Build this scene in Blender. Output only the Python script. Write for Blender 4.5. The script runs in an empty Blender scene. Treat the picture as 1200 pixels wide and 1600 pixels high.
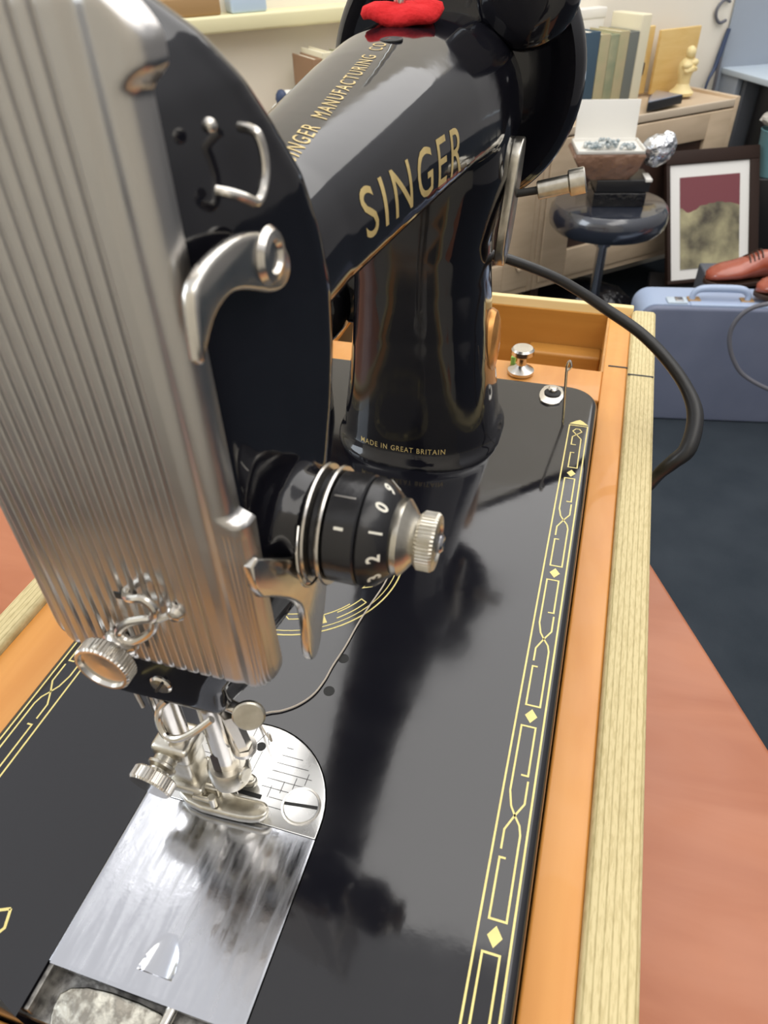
import bpy, bmesh, math, random
from mathutils import Vector, Matrix
from mathutils.bvhtree import BVHTree
PI = math.pi
SC = bpy.context.scene
COL = SC.collection
random.seed(7)
MM = 0.001

# ------------------------------------------------------------------ camera
# world: origin on the bed top under the camera, x = operator side, y = along the bed, z up (built in mm, stored in m)
cam_d = bpy.data.cameras.new('camera')
cam = bpy.data.objects.new('camera', cam_d); COL.objects.link(cam)
cam.location = (0, 0, 0.200)
cam.rotation_euler = (math.radians(49.747), math.radians(1.535), math.radians(16.733))
cam_d.sensor_fit = 'VERTICAL'; cam_d.sensor_height = 24.0; cam_d.sensor_width = 18.0
cam_d.lens = 24.0 * 1109.0 / 1600.0
cam_d.clip_start = 0.005; cam_d.clip_end = 50
cam_d.dof.use_dof = True; cam_d.dof.focus_distance = 0.27; cam_d.dof.aperture_fstop = 19.0
SC.camera = cam

# ------------------------------------------------------------------ exposure, world, lights
SC.view_settings.view_transform = 'Standard'
SC.view_settings.look = 'None'
SC.view_settings.gamma = 1.0
SC.view_settings.use_curve_mapping = False
SC.view_settings.exposure = -0.02

W = bpy.data.worlds.new('room_light'); SC.world = W; W.use_nodes = True
wn = W.node_tree.nodes; wl = W.node_tree.links; wn.clear()
wo = wn.new('ShaderNodeOutputWorld'); wb = wn.new('ShaderNodeBackground')
tc = wn.new('ShaderNodeTexCoord'); sx = wn.new('ShaderNodeSeparateXYZ')
rp = wn.new('ShaderNodeValToRGB'); wl.new(tc.outputs['Generated'], sx.inputs[0])
mr = wn.new('ShaderNodeMapRange'); mr.inputs['From Min'].default_value = -1; mr.inputs['From Max'].default_value = 1
wl.new(sx.outputs['Z'], mr.inputs['Value']); wl.new(mr.outputs[0], rp.inputs[0])
e = rp.color_ramp.elements
e[0].position = 0.0; e[0].color = (.05, .05, .055, 1)
e[1].position = 1.0; e[1].color = (1.0, .98, .96, 1)
for p_, c_ in ((.5, (.30, .29, .285, 1)), (.60, (.42, .41, .40, 1)), (.70, (.62, .61, .61, 1)), (.85, (.98, .98, 1.0, 1))):
    q_ = e.new(p_); q_.color = c_
wl.new(rp.outputs[0], wb.inputs[0]); wb.inputs[1].default_value = 1.0
wl.new(wb.outputs[0], wo.inputs[0])

def area(name, loc, target, sx_, sy_, power, color):
    l = bpy.data.lights.new(name, 'AREA'); l.shape = 'RECTANGLE'; l.size = sx_; l.size_y = sy_
    l.energy = power; l.color = color
    o = bpy.data.objects.new(name, l); COL.objects.link(o); o.location = loc
    d = Vector(target) - Vector(loc)
    o.rotation_euler = d.to_track_quat('-Z', 'Y').to_euler()
    return o
# daylight through a big window to the left, two added overhead fill lights
area('window_daylight', (-2.6, -0.2, 1.2), (0.0, 0.5, 0.0), 2.2, 1.5, 55, (.84, .92, 1.0))
area('overhead_fill_light', (0.2, 2.3, 1.75), (0.1, 2.3, -0.8), 3.4, 2.4, 60, (1.0, .97, .93))
area('overhead_fill_light', (0.9, -0.3, 1.75), (0.3, 0.1, 0.0), 2.0, 1.0, 15, (1.0, .95, .88))

# ------------------------------------------------------------------ materials
MAT = {}
def mat(name, col, rough=.5, metal=0., spec=.5, coat=0., noise=None, bump=None, rvar=None, wood=None, bands=None, sheen=0., trans=0.):
    """noise=(scale, amount, colour2)  bump=(scale, strength)  rvar=(scale, rough2)  wood=(axis-scale tuple, colour2)"""
    m = bpy.data.materials.new(name); m.use_nodes = True
    nt = m.node_tree; n = nt.nodes; l = nt.links; b = n['Principled BSDF']
    b.inputs['Base Color'].default_value = (*col, 1); b.inputs['Roughness'].default_value = rough
    b.inputs['Metallic'].default_value = metal; b.inputs['Specular IOR Level'].default_value = spec
    b.inputs['Coat Weight'].default_value = coat; b.inputs['Coat Roughness'].default_value = .05
    if sheen: b.inputs['Sheen Weight'].default_value = sheen
    if trans: b.inputs['Transmission Weight'].default_value = trans
    t = n.new('ShaderNodeTexCoord')
    def nz(scale, vec=None, detail=4.):
        x = n.new('ShaderNodeTexNoise'); x.inputs['Scale'].default_value = scale; x.inputs['Detail'].default_value = detail
        l.new(vec or t.outputs['Object'], x.inputs['Vector']); return x
    if noise:
        x = nz(noise[0]); r = n.new('ShaderNodeValToRGB'); l.new(x.outputs[0], r.inputs[0])
        r.color_ramp.elements[0].position = .5 - noise[1]; r.color_ramp.elements[1].position = .5 + noise[1]
        r.color_ramp.elements[0].color = (*col, 1); r.color_ramp.elements[1].color = (*noise[2], 1)
        l.new(r.outputs[0], b.inputs['Base Color'])
    if wood:
        mp = n.new('ShaderNodeMapping'); mp.inputs['Scale'].default_value = wood[0]; l.new(t.outputs['Object'], mp.inputs['Vector'])
        if len(wood) > 2: mp.inputs['Rotation'].default_value = (0, 0, wood[2])
        x = nz(1.0, mp.outputs[0], 6.); x.inputs['Distortion'].default_value = .6
        r = n.new('ShaderNodeValToRGB'); l.new(x.outputs[0], r.inputs[0])
        r.color_ramp.elements[0].position = .3; r.color_ramp.elements[1].position = .7
        r.color_ramp.elements[0].color = (*col, 1); r.color_ramp.elements[1].color = (*wood[1], 1)
        l.new(r.outputs[0], b.inputs['Base Color'])
    if rvar:
        mp = n.new('ShaderNodeMapping'); l.new(t.outputs['Object'], mp.inputs['Vector'])
        if len(rvar) > 2: mp.inputs['Scale'].default_value = rvar[2]
        x = nz(rvar[0], mp.outputs[0]); r = n.new('ShaderNodeMapRange'); l.new(x.outputs[0], r.inputs['Value'])
        r.inputs['From Min'].default_value = .4; r.inputs['From Max'].default_value = .7
        r.inputs['To Min'].default_value = rough; r.inputs['To Max'].default_value = rvar[1]
        l.new(r.outputs[0], b.inputs['Roughness'])
    if bump:
        mp = n.new('ShaderNodeMapping'); l.new(t.outputs['Object'], mp.inputs['Vector'])
        if len(bump) > 2: mp.inputs['Scale'].default_value = bump[2]
        x = nz(bump[0], mp.outputs[0], 3.); bp = n.new('ShaderNodeBump'); bp.inputs['Strength'].default_value = bump[1]
        bp.inputs['Distance'].default_value = bump[3] if len(bump) > 3 else .0005
        l.new(x.outputs[0], bp.inputs['Height']); l.new(bp.outputs[0], b.inputs['Normal'])
    MAT[name] = m
    return m
mat('black_lacquer', (.006, .006, .009), .06, spec=.5, coat=.12, rvar=(30, .13), bump=(40, .12))
mat('black_bed_lacquer', (.007, .007, .010), .06, spec=.6, coat=.15, rvar=(28, .16), bump=(160, .04))
mat('faceplate_metal', (.53, .515, .50), .28, 1, rvar=(60, .36))
mat('nickel', (.66, .63, .58), .18, 1, rvar=(120, .28))
mat('worn_nickel', (.50, .47, .40), .28, 1, noise=(260, .18, (.66, .63, .56)), bump=(500, .12))
mat('polished_steel', (.54, .555, .60), .11, 1, rvar=(60, .30, (8, 1, 1)), bump=(300, .05))
mat('plate_steel', (.72, .72, .71), .24, 1, rvar=(80, .32))
mat('dark_slot', (.012, .012, .012), .6)
mat('groove_dark', (.03, .02, .02), .6)  # near-black colour of the needle groove
mat('gold_decal', (.80, .68, .27), .42, .15, noise=(160, .3, (.66, .55, .20)))
mat('gold_lettering', (.70, .54, .24), .38, .3, noise=(220, .25, (.52, .39, .15)))
mat('white_paint', (.80, .78, .68), .5)
mat('dial_black', (.012, .012, .014), .26, spec=.5, bump=(300, .25))
mat('cast_metal', (.30, .29, .27), .42, .9, noise=(300, .12, (.10, .095, .09)), bump=(350, .5))
mat('pitted_metal', (.62, .60, .52), .32, 1, noise=(350, .08, (.30, .28, .24)), bump=(420, .5))
mat('red_felt', (.55, .018, .02), .95, spec=.1, noise=(220, .3, (.66, .035, .04)), bump=(450, .8, (1, 1, 1), .001))
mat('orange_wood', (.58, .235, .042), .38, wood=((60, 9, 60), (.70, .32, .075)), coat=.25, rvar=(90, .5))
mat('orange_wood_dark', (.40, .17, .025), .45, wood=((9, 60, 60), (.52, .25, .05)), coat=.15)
mat('pale_edge_wood', (.82, .62, .28), .5, wood=((9, 70, 70), (.88, .70, .38)))
mat('light_wood', (.52, .40, .27), .55, wood=((8, 8, 40), (.60, .47, .33)))
mat('cabinet_rail_wood', (.60, .50, .38), .5)
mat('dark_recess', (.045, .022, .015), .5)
mat('table_wood', (.34, .105, .042), .40, wood=((7, 34, 20), (.44, .165, .08), .5), coat=.1, rvar=(40, .5))
mat('carpet', (.026, .034, .044), .95, spec=.1, noise=(9, .3, (.045, .055, .068)), bump=(500, .8, (1, 1, 1), .003))
mat('wall_paint', (.82, .77, .66), .8, noise=(2.2, .3, (.86, .81, .71)))
mat('sill_paint', (.80, .74, .46), .5)
mat('desk_paint', (.30, .34, .40), .5)
mat('desk_top', (.50, .58, .66), .35)
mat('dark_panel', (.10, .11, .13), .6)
mat('black_plastic', (.010, .010, .012), .35)
mat('black_gloss_plastic', (.008, .008, .010), .12, bump=(25, .8, (1, 1, 1), .01))
mat('black_rubber', (.012, .012, .013), .38, bump=(300, .2))
mat('grey_cable', (.12, .12, .14), .5)
mat('blue_cable', (.03, .05, .11), .5)
mat('suitcase_cloth', (.125, .145, .215), .55, noise=(14, .3, (.15, .17, .245)), bump=(900, .25))
mat('suitcase_lit_rim', (.36, .44, .60), .38, bump=(500, .3))  # paler blue: light on the suitcase top put into the colour
mat('stool_vinyl', (.018, .022, .034), .22, spec=.8, coat=1.)
mat('chrome', (.55, .55, .58), .2, 1)
mat('shoe_leather', (.28, .055, .025), .22, coat=.4, noise=(40, .3, (.38, .10, .06)))
mat('shoe_sole', (.04, .02, .012), .5)
mat('frame_wood', (.022, .009, .005), .6, spec=.3)
mat('white_mat', (.76, .75, .72), .7)
mat('book_cream', (.74, .68, .50), .7)
mat('pages', (.80, .75, .62), .8)
mat('book_blue', (.045, .085, .125), .6)
mat('book_green', (.22, .26, .16), .6, noise=(25, .2, (.38, .36, .22)))
mat('book_beige', (.48, .40, .24), .6, noise=(25, .2, (.40, .38, .22)))
mat('book_grey', (.16, .17, .15), .6)
mat('book_brown', (.30, .17, .09), .6)
mat('book_red', (.35, .08, .05), .6)
mat('yellow_board', (.66, .44, .15), .45, wood=((9, 9, 50), (.74, .53, .22)))
mat('figurine_cream', (.80, .66, .34), .45)
mat('white_box', (.74, .72, .67), .6)
mat('brown_wrap', (.20, .11, .07), .28, bump=(30, 1.0, (1, 1, 1), .01))
mat('silver_wrap', (.70, .72, .76), .15, .9, bump=(40, 1., (1, 1, 1), .01))
mat('bead', (.20, .25, .27), .25, noise=(90, .1, (.60, .63, .62)))
mat('blue_glass_cover', (.22, .29, .42), .25, coat=1.)
mat('teal_tub', (.16, .32, .36), .4)
mat('grey_cloth', (.48, .46, .42), .9, bump=(60, 1., (1, 1, 1), .01))
mat('cotton', (.46, .40, .33), .8)
mat('green_label', (.30, .55, .10), .5)
mat('leatherette_side', (.56, .48, .30), .7, bump=(900, .4))
mat('pot_brown', (.40, .24, .10), .6)
mat('blue_white', (.55, .68, .82), .4)

# cream ribbed leatherette of the case lip
def leatherette():
    m = mat('leatherette', (.66, .57, .33), .62)
    nt = m.node_tree; n = nt.nodes; l = nt.links; b = n['Principled BSDF']
    t = n.new('ShaderNodeTexCoord')
    mp = n.new('ShaderNodeMapping'); mp.inputs['Scale'].default_value = (1400, 260, 60); l.new(t.outputs['Object'], mp.inputs['Vector'])
    x = n.new('ShaderNodeTexNoise'); x.inputs['Scale'].default_value = 1; x.inputs['Detail'].default_value = 4
    l.new(mp.outputs[0], x.inputs['Vector'])
    w = n.new('ShaderNodeTexWave'); w.wave_type = 'BANDS'; w.bands_direction = 'X'; w.inputs['Scale'].default_value = 150
    w.inputs['Distortion'].default_value = .35; w.inputs['Detail'].default_value = 2; w.inputs['Detail Scale'].default_value = 2
    l.new(t.outputs['Object'], w.inputs['Vector'])
    r = n.new('ShaderNodeValToRGB'); l.new(w.outputs[0], r.inputs[0])
    r.color_ramp.elements[0].color = (.44, .36, .17, 1); r.color_ramp.elements[0].position = .0
    r.color_ramp.elements[1].color = (.62, .52, .28, 1); r.color_ramp.elements[1].position = .22
    r2 = n.new('ShaderNodeValToRGB'); l.new(x.outputs[0], r2.inputs[0])
    r2.color_ramp.elements[0].color = (.84, .82, .76, 1); r2.color_ramp.elements[0].position = .36
    r2.color_ramp.elements[1].color = (1, 1, 1, 1); r2.color_ramp.elements[1].position = .56
    mx = n.new('ShaderNodeMix'); mx.data_type = 'RGBA'; mx.blend_type = 'MULTIPLY'; mx.inputs['Factor'].default_value = 1
    l.new(r.outputs[0], mx.inputs['A']); l.new(r2.outputs[0], mx.inputs['B']); l.new(mx.outputs['Result'], b.inputs['Base Color'])
    bp = n.new('ShaderNodeBump'); bp.inputs['Strength'].default_value = .3; bp.inputs['Distance'].default_value = .0004
    l.new(x.outputs[0], bp.inputs['Height']); l.new(bp.outputs[0], b.inputs['Normal'])
leatherette()

# ------------------------------------------------------------------ mesh helper (all numbers in mm, world space)
class M:
    def __init__(s, xf=None): s.v = []; s.f = []; s.xf = xf
    def add(s, vs, fs, xf=None):
        k = len(s.v)
        for p in vs:
            p = Vector(p)
            if xf: p = xf @ p
            if s.xf: p = s.xf @ p
            s.v.append(p)
        s.f += [tuple(i + k for i in f) for f in fs]; return s
    def box(s, x0, x1, y0, y1, z0, z1, r=0., xf=None, seg=3):
        if r <= 0:
            return s.add([(x0,y0,z0),(x1,y0,z0),(x1,y1,z0),(x0,y1,z0),(x0,y0,z1),(x1,y0,z1),(x1,y1,z1),(x0,y1,z1)],
                         [(3,2,1,0),(4,5,6,7),(0,1,5,4),(1,2,6,5),(2,3,7,6),(3,0,4,7)], xf)
        bm = bmesh.new(); bmesh.ops.create_cube(bm, size=1)
        for v in bm.verts: v.co = Vector(((x0+x1)/2 + v.co.x*(x1-x0), (y0+y1)/2 + v.co.y*(y1-y0), (z0+z1)/2 + v.co.z*(z1-z0)))
        bmesh.ops.bevel(bm, geom=bm.edges[:], offset=r, segments=seg, affect='EDGES', profile=.5)
        bm.verts.index_update()
        vs = [v.co.copy() for v in bm.verts]; fs = [tuple(v.index for v in f.verts) for f in bm.faces]; bm.free()
        return s.add(vs, fs, xf)
    def loft(s, rings, cap=True, xf=None):
        n = len(rings[0]); vs = [p for r in rings for p in r]; fs = []
        for i in range(len(rings)-1):
            for j in range(n):
                a = i*n+j; b = i*n+(j+1) % n; fs.append((a, b, b+n, a+n))
        if cap: fs.append(tuple(range(n))[::-1]); fs.append(tuple(range((len(rings)-1)*n, len(rings)*n)))
        return s.add(vs, fs, xf)
    def lathe(s, prof, origin, axis, n=40, knurl=None, flat=None):
        """prof [(r,h)...] along axis; knurl=(count, depth) on profile rows listed in knurl[2]"""
        a = Vector(axis).normalized(); t = Vector((0,0,1)) if abs(a.z) < .9 else Vector((1,0,0))
        e1 = a.cross(t).normalized(); e2 = a.cross(e1).normalized(); o = Vector(origin)
        if knurl: n = knurl[0]*4
        rings = []
        for k, (r, h) in enumerate(prof):
            ring = []
            for j in range(n):
                q = 2*PI*j/n; rr = max(r, 1e-4)
                if knurl and k in knurl[2] and (j % 4) in (0, 1): rr -= knurl[1]
                ring.append(o + a*h + (e1*math.cos(q) + e2*math.sin(q))*rr)
            rings.append(ring)
        return s.loft(rings)
    def cyl(s, p0, p1, r, n=24, ch=.0):
        p0 = Vector(p0); p1 = Vector(p1); L = (p1-p0).length
        if ch: pr = [(r-ch, 0), (r, ch), (r, L-ch), (r-ch, L)]
        else: pr = [(r, 0), (r, L)]
        return s.lathe(pr, p0, p1-p0, n)
    def prism(s, out, h0, h1, r=0., fn=None, seg=3, both=False):
        """outline (a,b) counter-clockwise, height h; fn maps (a,b,h)->xyz; the h1 edge is rounded by r"""
        fn = fn or (lambda a, b, h: (a, b, h))
        n = len(out); nor = []
        for i in range(n):
            p = Vector(out[i-1]); q = Vector(out[i]); t = Vector(out[(i+1) % n])
            d1 = (q-p).normalized(); d2 = (t-q).normalized()
            n1 = Vector((-d1.y, d1.x)); n2 = Vector((-d2.y, d2.x)); m = n1+n2
            m = m/max(m.length_squared/2, .4); nor.append(m)
        def ring(off, h): return [fn(out[i][0]+nor[i].x*off, out[i][1]+nor[i].y*off, h) for i in range(n)]
        rings = []
        sg = 1 if h1 > h0 else -1
        if r and both:
            for k in range(seg+1):
                q = PI/2*k/seg; rings.append(ring(r*(1-math.sin(q)), h0+sg*r*(1-math.cos(q))))
        else: rings.append(ring(0, h0))
        if r:
            for k in range(seg+1):
                q = PI/2*k/seg; rings.append(ring(r*(1-math.cos(q)), h1-sg*r+sg*r*math.sin(q)))
        else: rings.append(ring(0, h1))
        return s.loft(rings)
    def tube(s, pts, r, n=10, smooth=True, cap=True):
        pts = [Vector(p) for p in pts]
        rs = r if isinstance(r, (list, tuple)) else [r]*len(pts)
        if smooth and len(pts) > 2:
            np_, nr = [], []
            for i in range(len(pts)-1):
                a = pts[max(i-1, 0)]; b = pts[i]; c = pts[i+1]; d = pts[min(i+2, len(pts)-1)]
                for k in range(6):
                    t = k/6
                    np_.append(.5*((2*b)+(c-a)*t+(2*a-5*b+4*c-d)*t*t+(3*b-a-3*c+d)*t**3)); nr.append(rs[i]*(1-t)+rs[i+1]*t)
            np_.append(pts[-1]); nr.append(rs[-1]); pts, rs = np_, nr
        t0 = (pts[1]-pts[0]).normalized(); up = Vector((0,0,1)) if abs(t0.z) < .9 else Vector((1,0,0))
        e1 = t0.cross(up).normalized(); rings = []
        for i, p in enumerate(pts):
            t = (pts[min(i+1, len(pts)-1)]-pts[max(i-1, 0)]).normalized()
            e1 = (e1 - t*e1.dot(t)).normalized(); e2 = t.cross(e1)
            rings.append([p+(e1*math.cos(2*PI*j/n)+e2*math.sin(2*PI*j/n))*rs[i] for j in range(n)])
        return s.loft(rings, cap)
    def ball(s, c, r, sub=2, sq=(1,1,1), jit=0.):
        bm = bmesh.new(); bmesh.ops.create_icosphere(bm, subdivisions=sub, radius=1)
        vs = [Vector((c[0]+v.co.x*r*sq[0]*(1+random.uniform(-jit, jit)), c[1]+v.co.y*r*sq[1]*(1+random.uniform(-jit, jit)), c[2]+v.co.z*r*sq[2]*(1+random.uniform(-jit, jit)))) for v in bm.verts]
        bm.verts.index_update(); fs = [tuple(v.index for v in f.verts) for f in bm.faces]; bm.free()
        return s.add(vs, fs)
    def strip(s, pts, w, z, closed=False):
        """flat ribbon in the xy plane with mitred joints"""
        P = [Vector((p[0], p[1])) for p in pts]; n = len(P); L = []; Rr = []
        for i in range(n):
            a = P[i-1] if (i or closed) else None; c = P[(i+1) % n] if (i < n-1 or closed) else None
            d1 = (P[i]-a).normalized() if a is not None else None; d2 = (c-P[i]).normalized() if c is not None else None
            if d1 is None: d1 = d2
            if d2 is None: d2 = d1
            m = Vector((-d1.y-d2.y, d1.x+d2.x)); m = m*(w/2)/max(m.length_squared/2, .3)
            L.append(P[i]+m); Rr.append(P[i]-m)
        vs = [(p.x, p.y, z) for p in L]+[(p.x, p.y, z) for p in Rr]
        fs = [(n+i, n+(i+1) % n, (i+1) % n, i) for i in range(n if closed else n-1)]
        return s.add(vs, fs)

def obj(name, m, material, parent=None, ang=35, keep_origin=False):
    vs, fs = m.v, m.f
    lo = Vector([min(p[i] for p in vs) for i in range(3)]); hi = Vector([max(p[i] for p in vs) for i in range(3)])
    c = Vector(((lo.x+hi.x)/2, (lo.y+hi.y)/2, lo.z))
    me = bpy.data.meshes.new(name)
    me.from_pydata([(p-c)*MM for p in vs], [], fs); me.validate(); me.update()
    bm = bmesh.new(); bm.from_mesh(me); bmesh.ops.recalc_face_normals(bm, faces=bm.faces[:]); bm.to_mesh(me); bm.free()
    for p in me.polygons: p.use_smooth = True
    me.set_sharp_from_angle(angle=math.radians(ang))
    me.materials.append(MAT[material])
    o = bpy.data.objects.new(name, me); COL.objects.link(o)
    o['_w'] = [c.x, c.y, c.z]
    if parent is not None:
        o.parent = parent; pw = Vector(parent['_w']); o.location = (c-pw)*MM
    else: o.location = c*MM
    return o
def empty(name, loc, label, cat, group=None):
    o = bpy.data.objects.new(name, None); COL.objects.link(o); o.empty_display_size = .02
    o.location = Vector(loc)*MM; o['_w'] = list(map(float, loc)); o['label'] = label; o['category'] = cat
    if group: o['group'] = group
    return o
def tag(o, label, cat, group=None):
    o['label'] = label; o['category'] = cat
    if group: o['group'] = group
    return o
def struct(o): o['kind'] = 'structure'; return o

def rrect(x0, x1, y0, y1, r, n=8):
    out = []
    for cx, cy, a in ((x1-r, y0+r, -90), (x1-r, y1-r, 0), (x0+r, y1-r, 90), (x0+r, y0+r, 180)):
        for k in range(n+1):
            q = math.radians(a+90*k/n); out.append((cx+r*math.cos(q), cy+r*math.sin(q)))
    return out
def sup(cx, cy, hw, hh, e=2.6, n=48):
    out = []
    for k in range(n):
        q = 2*PI*k/n; c, s_ = math.cos(q), math.sin(q)
        out.append((cx+hw*math.copysign(abs(c)**(2/e), c), cy+hh*math.copysign(abs(s_)**(2/e), s_)))
    return out
def dens(poly, it=2):
    """Chaikin corner cutting of a closed outline"""
    for _ in range(it):
        q = []
        for i in range(len(poly)):
            a = Vector(poly[i]); b = Vector(poly[(i+1) % len(poly)]); q += [tuple(a*.75+b*.25), tuple(a*.25+b*.75)]
        poly = q
    return poly
def ccw(poly):
    A = sum(poly[i-1][0]*poly[i][1]-poly[i][0]*poly[i-1][1] for i in range(len(poly)))
    return poly if A > 0 else poly[::-1]

# room axes: walls and cabinet stand at 45 degrees to the machine
RO = Matrix.Translation((313, 2622, 0)) @ Matrix.Rotation(math.radians(45), 4, 'Z')   # local x = along the wall, local y = into the wall

# ------------------------------------------------------------------ structure
FLOOR = -830
struct(obj('floor', M().box(-4200, 2600, -2200, 5200, FLOOR-40, FLOOR), 'carpet'))
struct(obj('wall_back', M(RO).box(-4600, 1500, 230, 330, FLOOR, 1600), 'wall_paint'))
struct(obj('unseen_wall_front', M().box(-2200, 2000, -1200, -1100, FLOOR, 1500), 'wall_paint'))  # unseen wall behind the camera, added for the face plate to reflect
struct(obj('trim_1', M(RO).box(-3400, -700, 165, 231, 6, 38, 6), 'sill_paint'))

# ------------------------------------------------------------------ table top
tt = ccw([(-900, -34), (-420, -34), (225, -34), (237, -58+24), (107, 215), (50, 334), (45, 560), (-420, 650), (-900, 600)])
tbl = empty('wooden_table', (-200, 100, FLOOR), 'reddish brown wooden table that the machine case stands on', 'table')
obj('table_top', M().prism(tt, -118, -90, 3), 'table_wood', tbl)
for x, y in ((-800, 0), (180, 0), (-800, 520), (-20, 480)):
    obj('leg', M().box(x-25, x+25, y-25, y+25, FLOOR, -118, 3), 'table_wood', tbl)

# ------------------------------------------------------------------ machine case
case = empty('machine_case', (-80, 230, -90), 'open wooden carrying case base with cream ribbed lip around the black machine', 'sewing machine case')
LZ = -8
X0, X1, Y0, Y1 = -205, 39.5, -12, 478
mm_ = M(); mm_.box(X0+2, X0+8, Y0, Y1, -88, LZ-3, 1); mm_.box(X1-8, X1-2, Y0, Y1, -88, LZ-3, 1); mm_.box(X0+2, X1-2, Y0, Y0+6, -88, LZ-3, 1); mm_.box(X0+2, X1-2, Y1-6, Y1-1, -88, LZ-3, 1); mm_.box(X0+2, X1-2, Y0, Y1-1, -90, -84, 1)
obj('outer_wall', mm_, 'leatherette_side', case)
lip = M()
o_ = ccw(rrect(24.5, X1, Y0, Y1-2, 3)); lip.prism(o_, LZ-10, LZ+1, 2.2)
obj('lip_covering', lip, 'leatherette', case)
lip = M(); lip.prism(ccw(rrect(X0, -193, Y0, Y1-2, 3)), LZ-10, LZ+1, 2.2)
obj('lip_covering', lip, 'leatherette', case)
fr = M()
fr.box(10.8, 24.6, Y0+2, Y1-6, -26, -10, 1)
fr.box(-193, -166, Y0+2, Y1-6, -26, -10, 1)
fr.box(-166, 10.8, 358, 392, -26, -10, 1)
fr.box(-166, 10.8, Y0+2, 22, -26, -10, 1)
obj('wooden_frame', fr, 'orange_wood', case)
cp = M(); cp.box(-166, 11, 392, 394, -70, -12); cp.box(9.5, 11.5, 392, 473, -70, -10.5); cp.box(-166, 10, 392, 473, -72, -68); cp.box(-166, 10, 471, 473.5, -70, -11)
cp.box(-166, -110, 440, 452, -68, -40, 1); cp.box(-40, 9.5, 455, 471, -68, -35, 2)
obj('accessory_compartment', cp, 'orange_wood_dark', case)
obj('rear_rim', M().box(-200, 25, 473, 478, -80, -5, .8), 'pale_edge_wood', case)
obj('lip_seam', M().box(24.5, 38.7, 385.5, 387, -7.2, -6.85), 'dark_slot', case)
obj('lip_seam', M().box(13.5, 24.5, 398.5, 400, -10.4, -9.8), 'dark_slot', case)

k = M(); k.lathe([(6.0, 0), (7.6, .8), (7.6, 2.6), (4.8, 4.2), (2.9, 6), (2.7, 10), (4.6, 11.8), (6.6, 12.8), (6.6, 15.4), (5.6, 16.5)], (-35.5, 378, -10), (0, 0, 1), 40)
tag(obj('thumb_nut', k, 'nickel'), 'bright nickel thumb nut standing on the orange case frame behind the bed', 'thumb nut')
tag(obj('green_label', M().box(-42.5, -40, 383, 390, -10, -3, .5), 'green_label'), 'small green tag beside the nickel thumb nut', 'tag')

# ------------------------------------------------------------------ sewing machine
mac = empty('sewing_machine', (-76, 190, -18), 'glossy black vintage sewing machine with gold decals and ribbed metal face plate', 'sewing machine')
# bed with an open channel at the left end for the slide plate
BX0, BX1, BY0, BY1 = -163.5, 10.0, 22.5, 354.0
NX, NY, NR = -77.5, 86.0, 27.2
out = [(-50.3+0, BY0), (-30, BY0)]
out += [(BX1-10+10*math.cos(math.radians(a)), BY0+10+10*math.sin(math.radians(a))) for a in range(-90, 1, 10)]
out += [(BX1-17+17*math.cos(math.radians(a)), BY1-17+17*math.sin(math.radians(a))) for a in range(0, 91, 9)]
out += [(BX0+17+17*math.cos(math.radians(a)), BY1-17+17*math.sin(math.radians(a))) for a in range(90, 181, 9)]
out += [(BX0+10+10*math.cos(math.radians(a)), BY0+10+10*math.sin(math.radians(a))) for a in range(180, 271, 10)]
out += [(-112, BY0), (NX-NR, BY0)]
out += [(NX+NR*math.cos(math.radians(a)), NY+NR*math.sin(math.radians(a))) for a in range(180, -1, -5)]
bed = M()
def bed_prism(m, out):
    n = len(out); rings = []
    def infront(p): return abs(abs(p[0]-NX)-NR) < .6 and p[1] < NY+1 or (abs(math.hypot(p[0]-NX, p[1]-NY)-NR) < .3)
    cx = (BX0+BX1)/2; cy = (BY0+BY1)/2
    def ins(p, d):
        if infront(p): return p
        x, y = p
        x = min(max(x, BX0+d), BX1-d); y = min(max(y, BY0+d), BY1-d)
        for qx, qy, sx_, sy_, R_ in ((BX1-17, BY1-17, 1, 1, 17), (BX0+17, BY1-17, -1, 1, 17), (BX1-10, BY0+10, 1, -1, 10), (BX0+10, BY0+10, -1, -1, 10)):
            if (p[0]-qx)*sx_ >= -1e-6 and (p[1]-qy)*sy_ >= -1e-6:
                dx, dy = p[0]-qx, p[1]-qy; L = math.hypot(dx, dy)
                if L > 1e-6: x, y = qx+dx*(R_-d)/L, qy+dy*(R_-d)/L
        return (x, y)
    rings.append([(*p, -18) for p in out])
    for k in range(6):
        q = PI/2*k/5; rings.append([(*ins(p, 3.6*(1-math.cos(q))), -3.6+3.6*math.sin(q)) for p in out])
    m.loft(rings)
bed_prism(bed, ccw(out))
bedo = obj('bed', bed, 'black_bed_lacquer', mac, 30)

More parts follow.
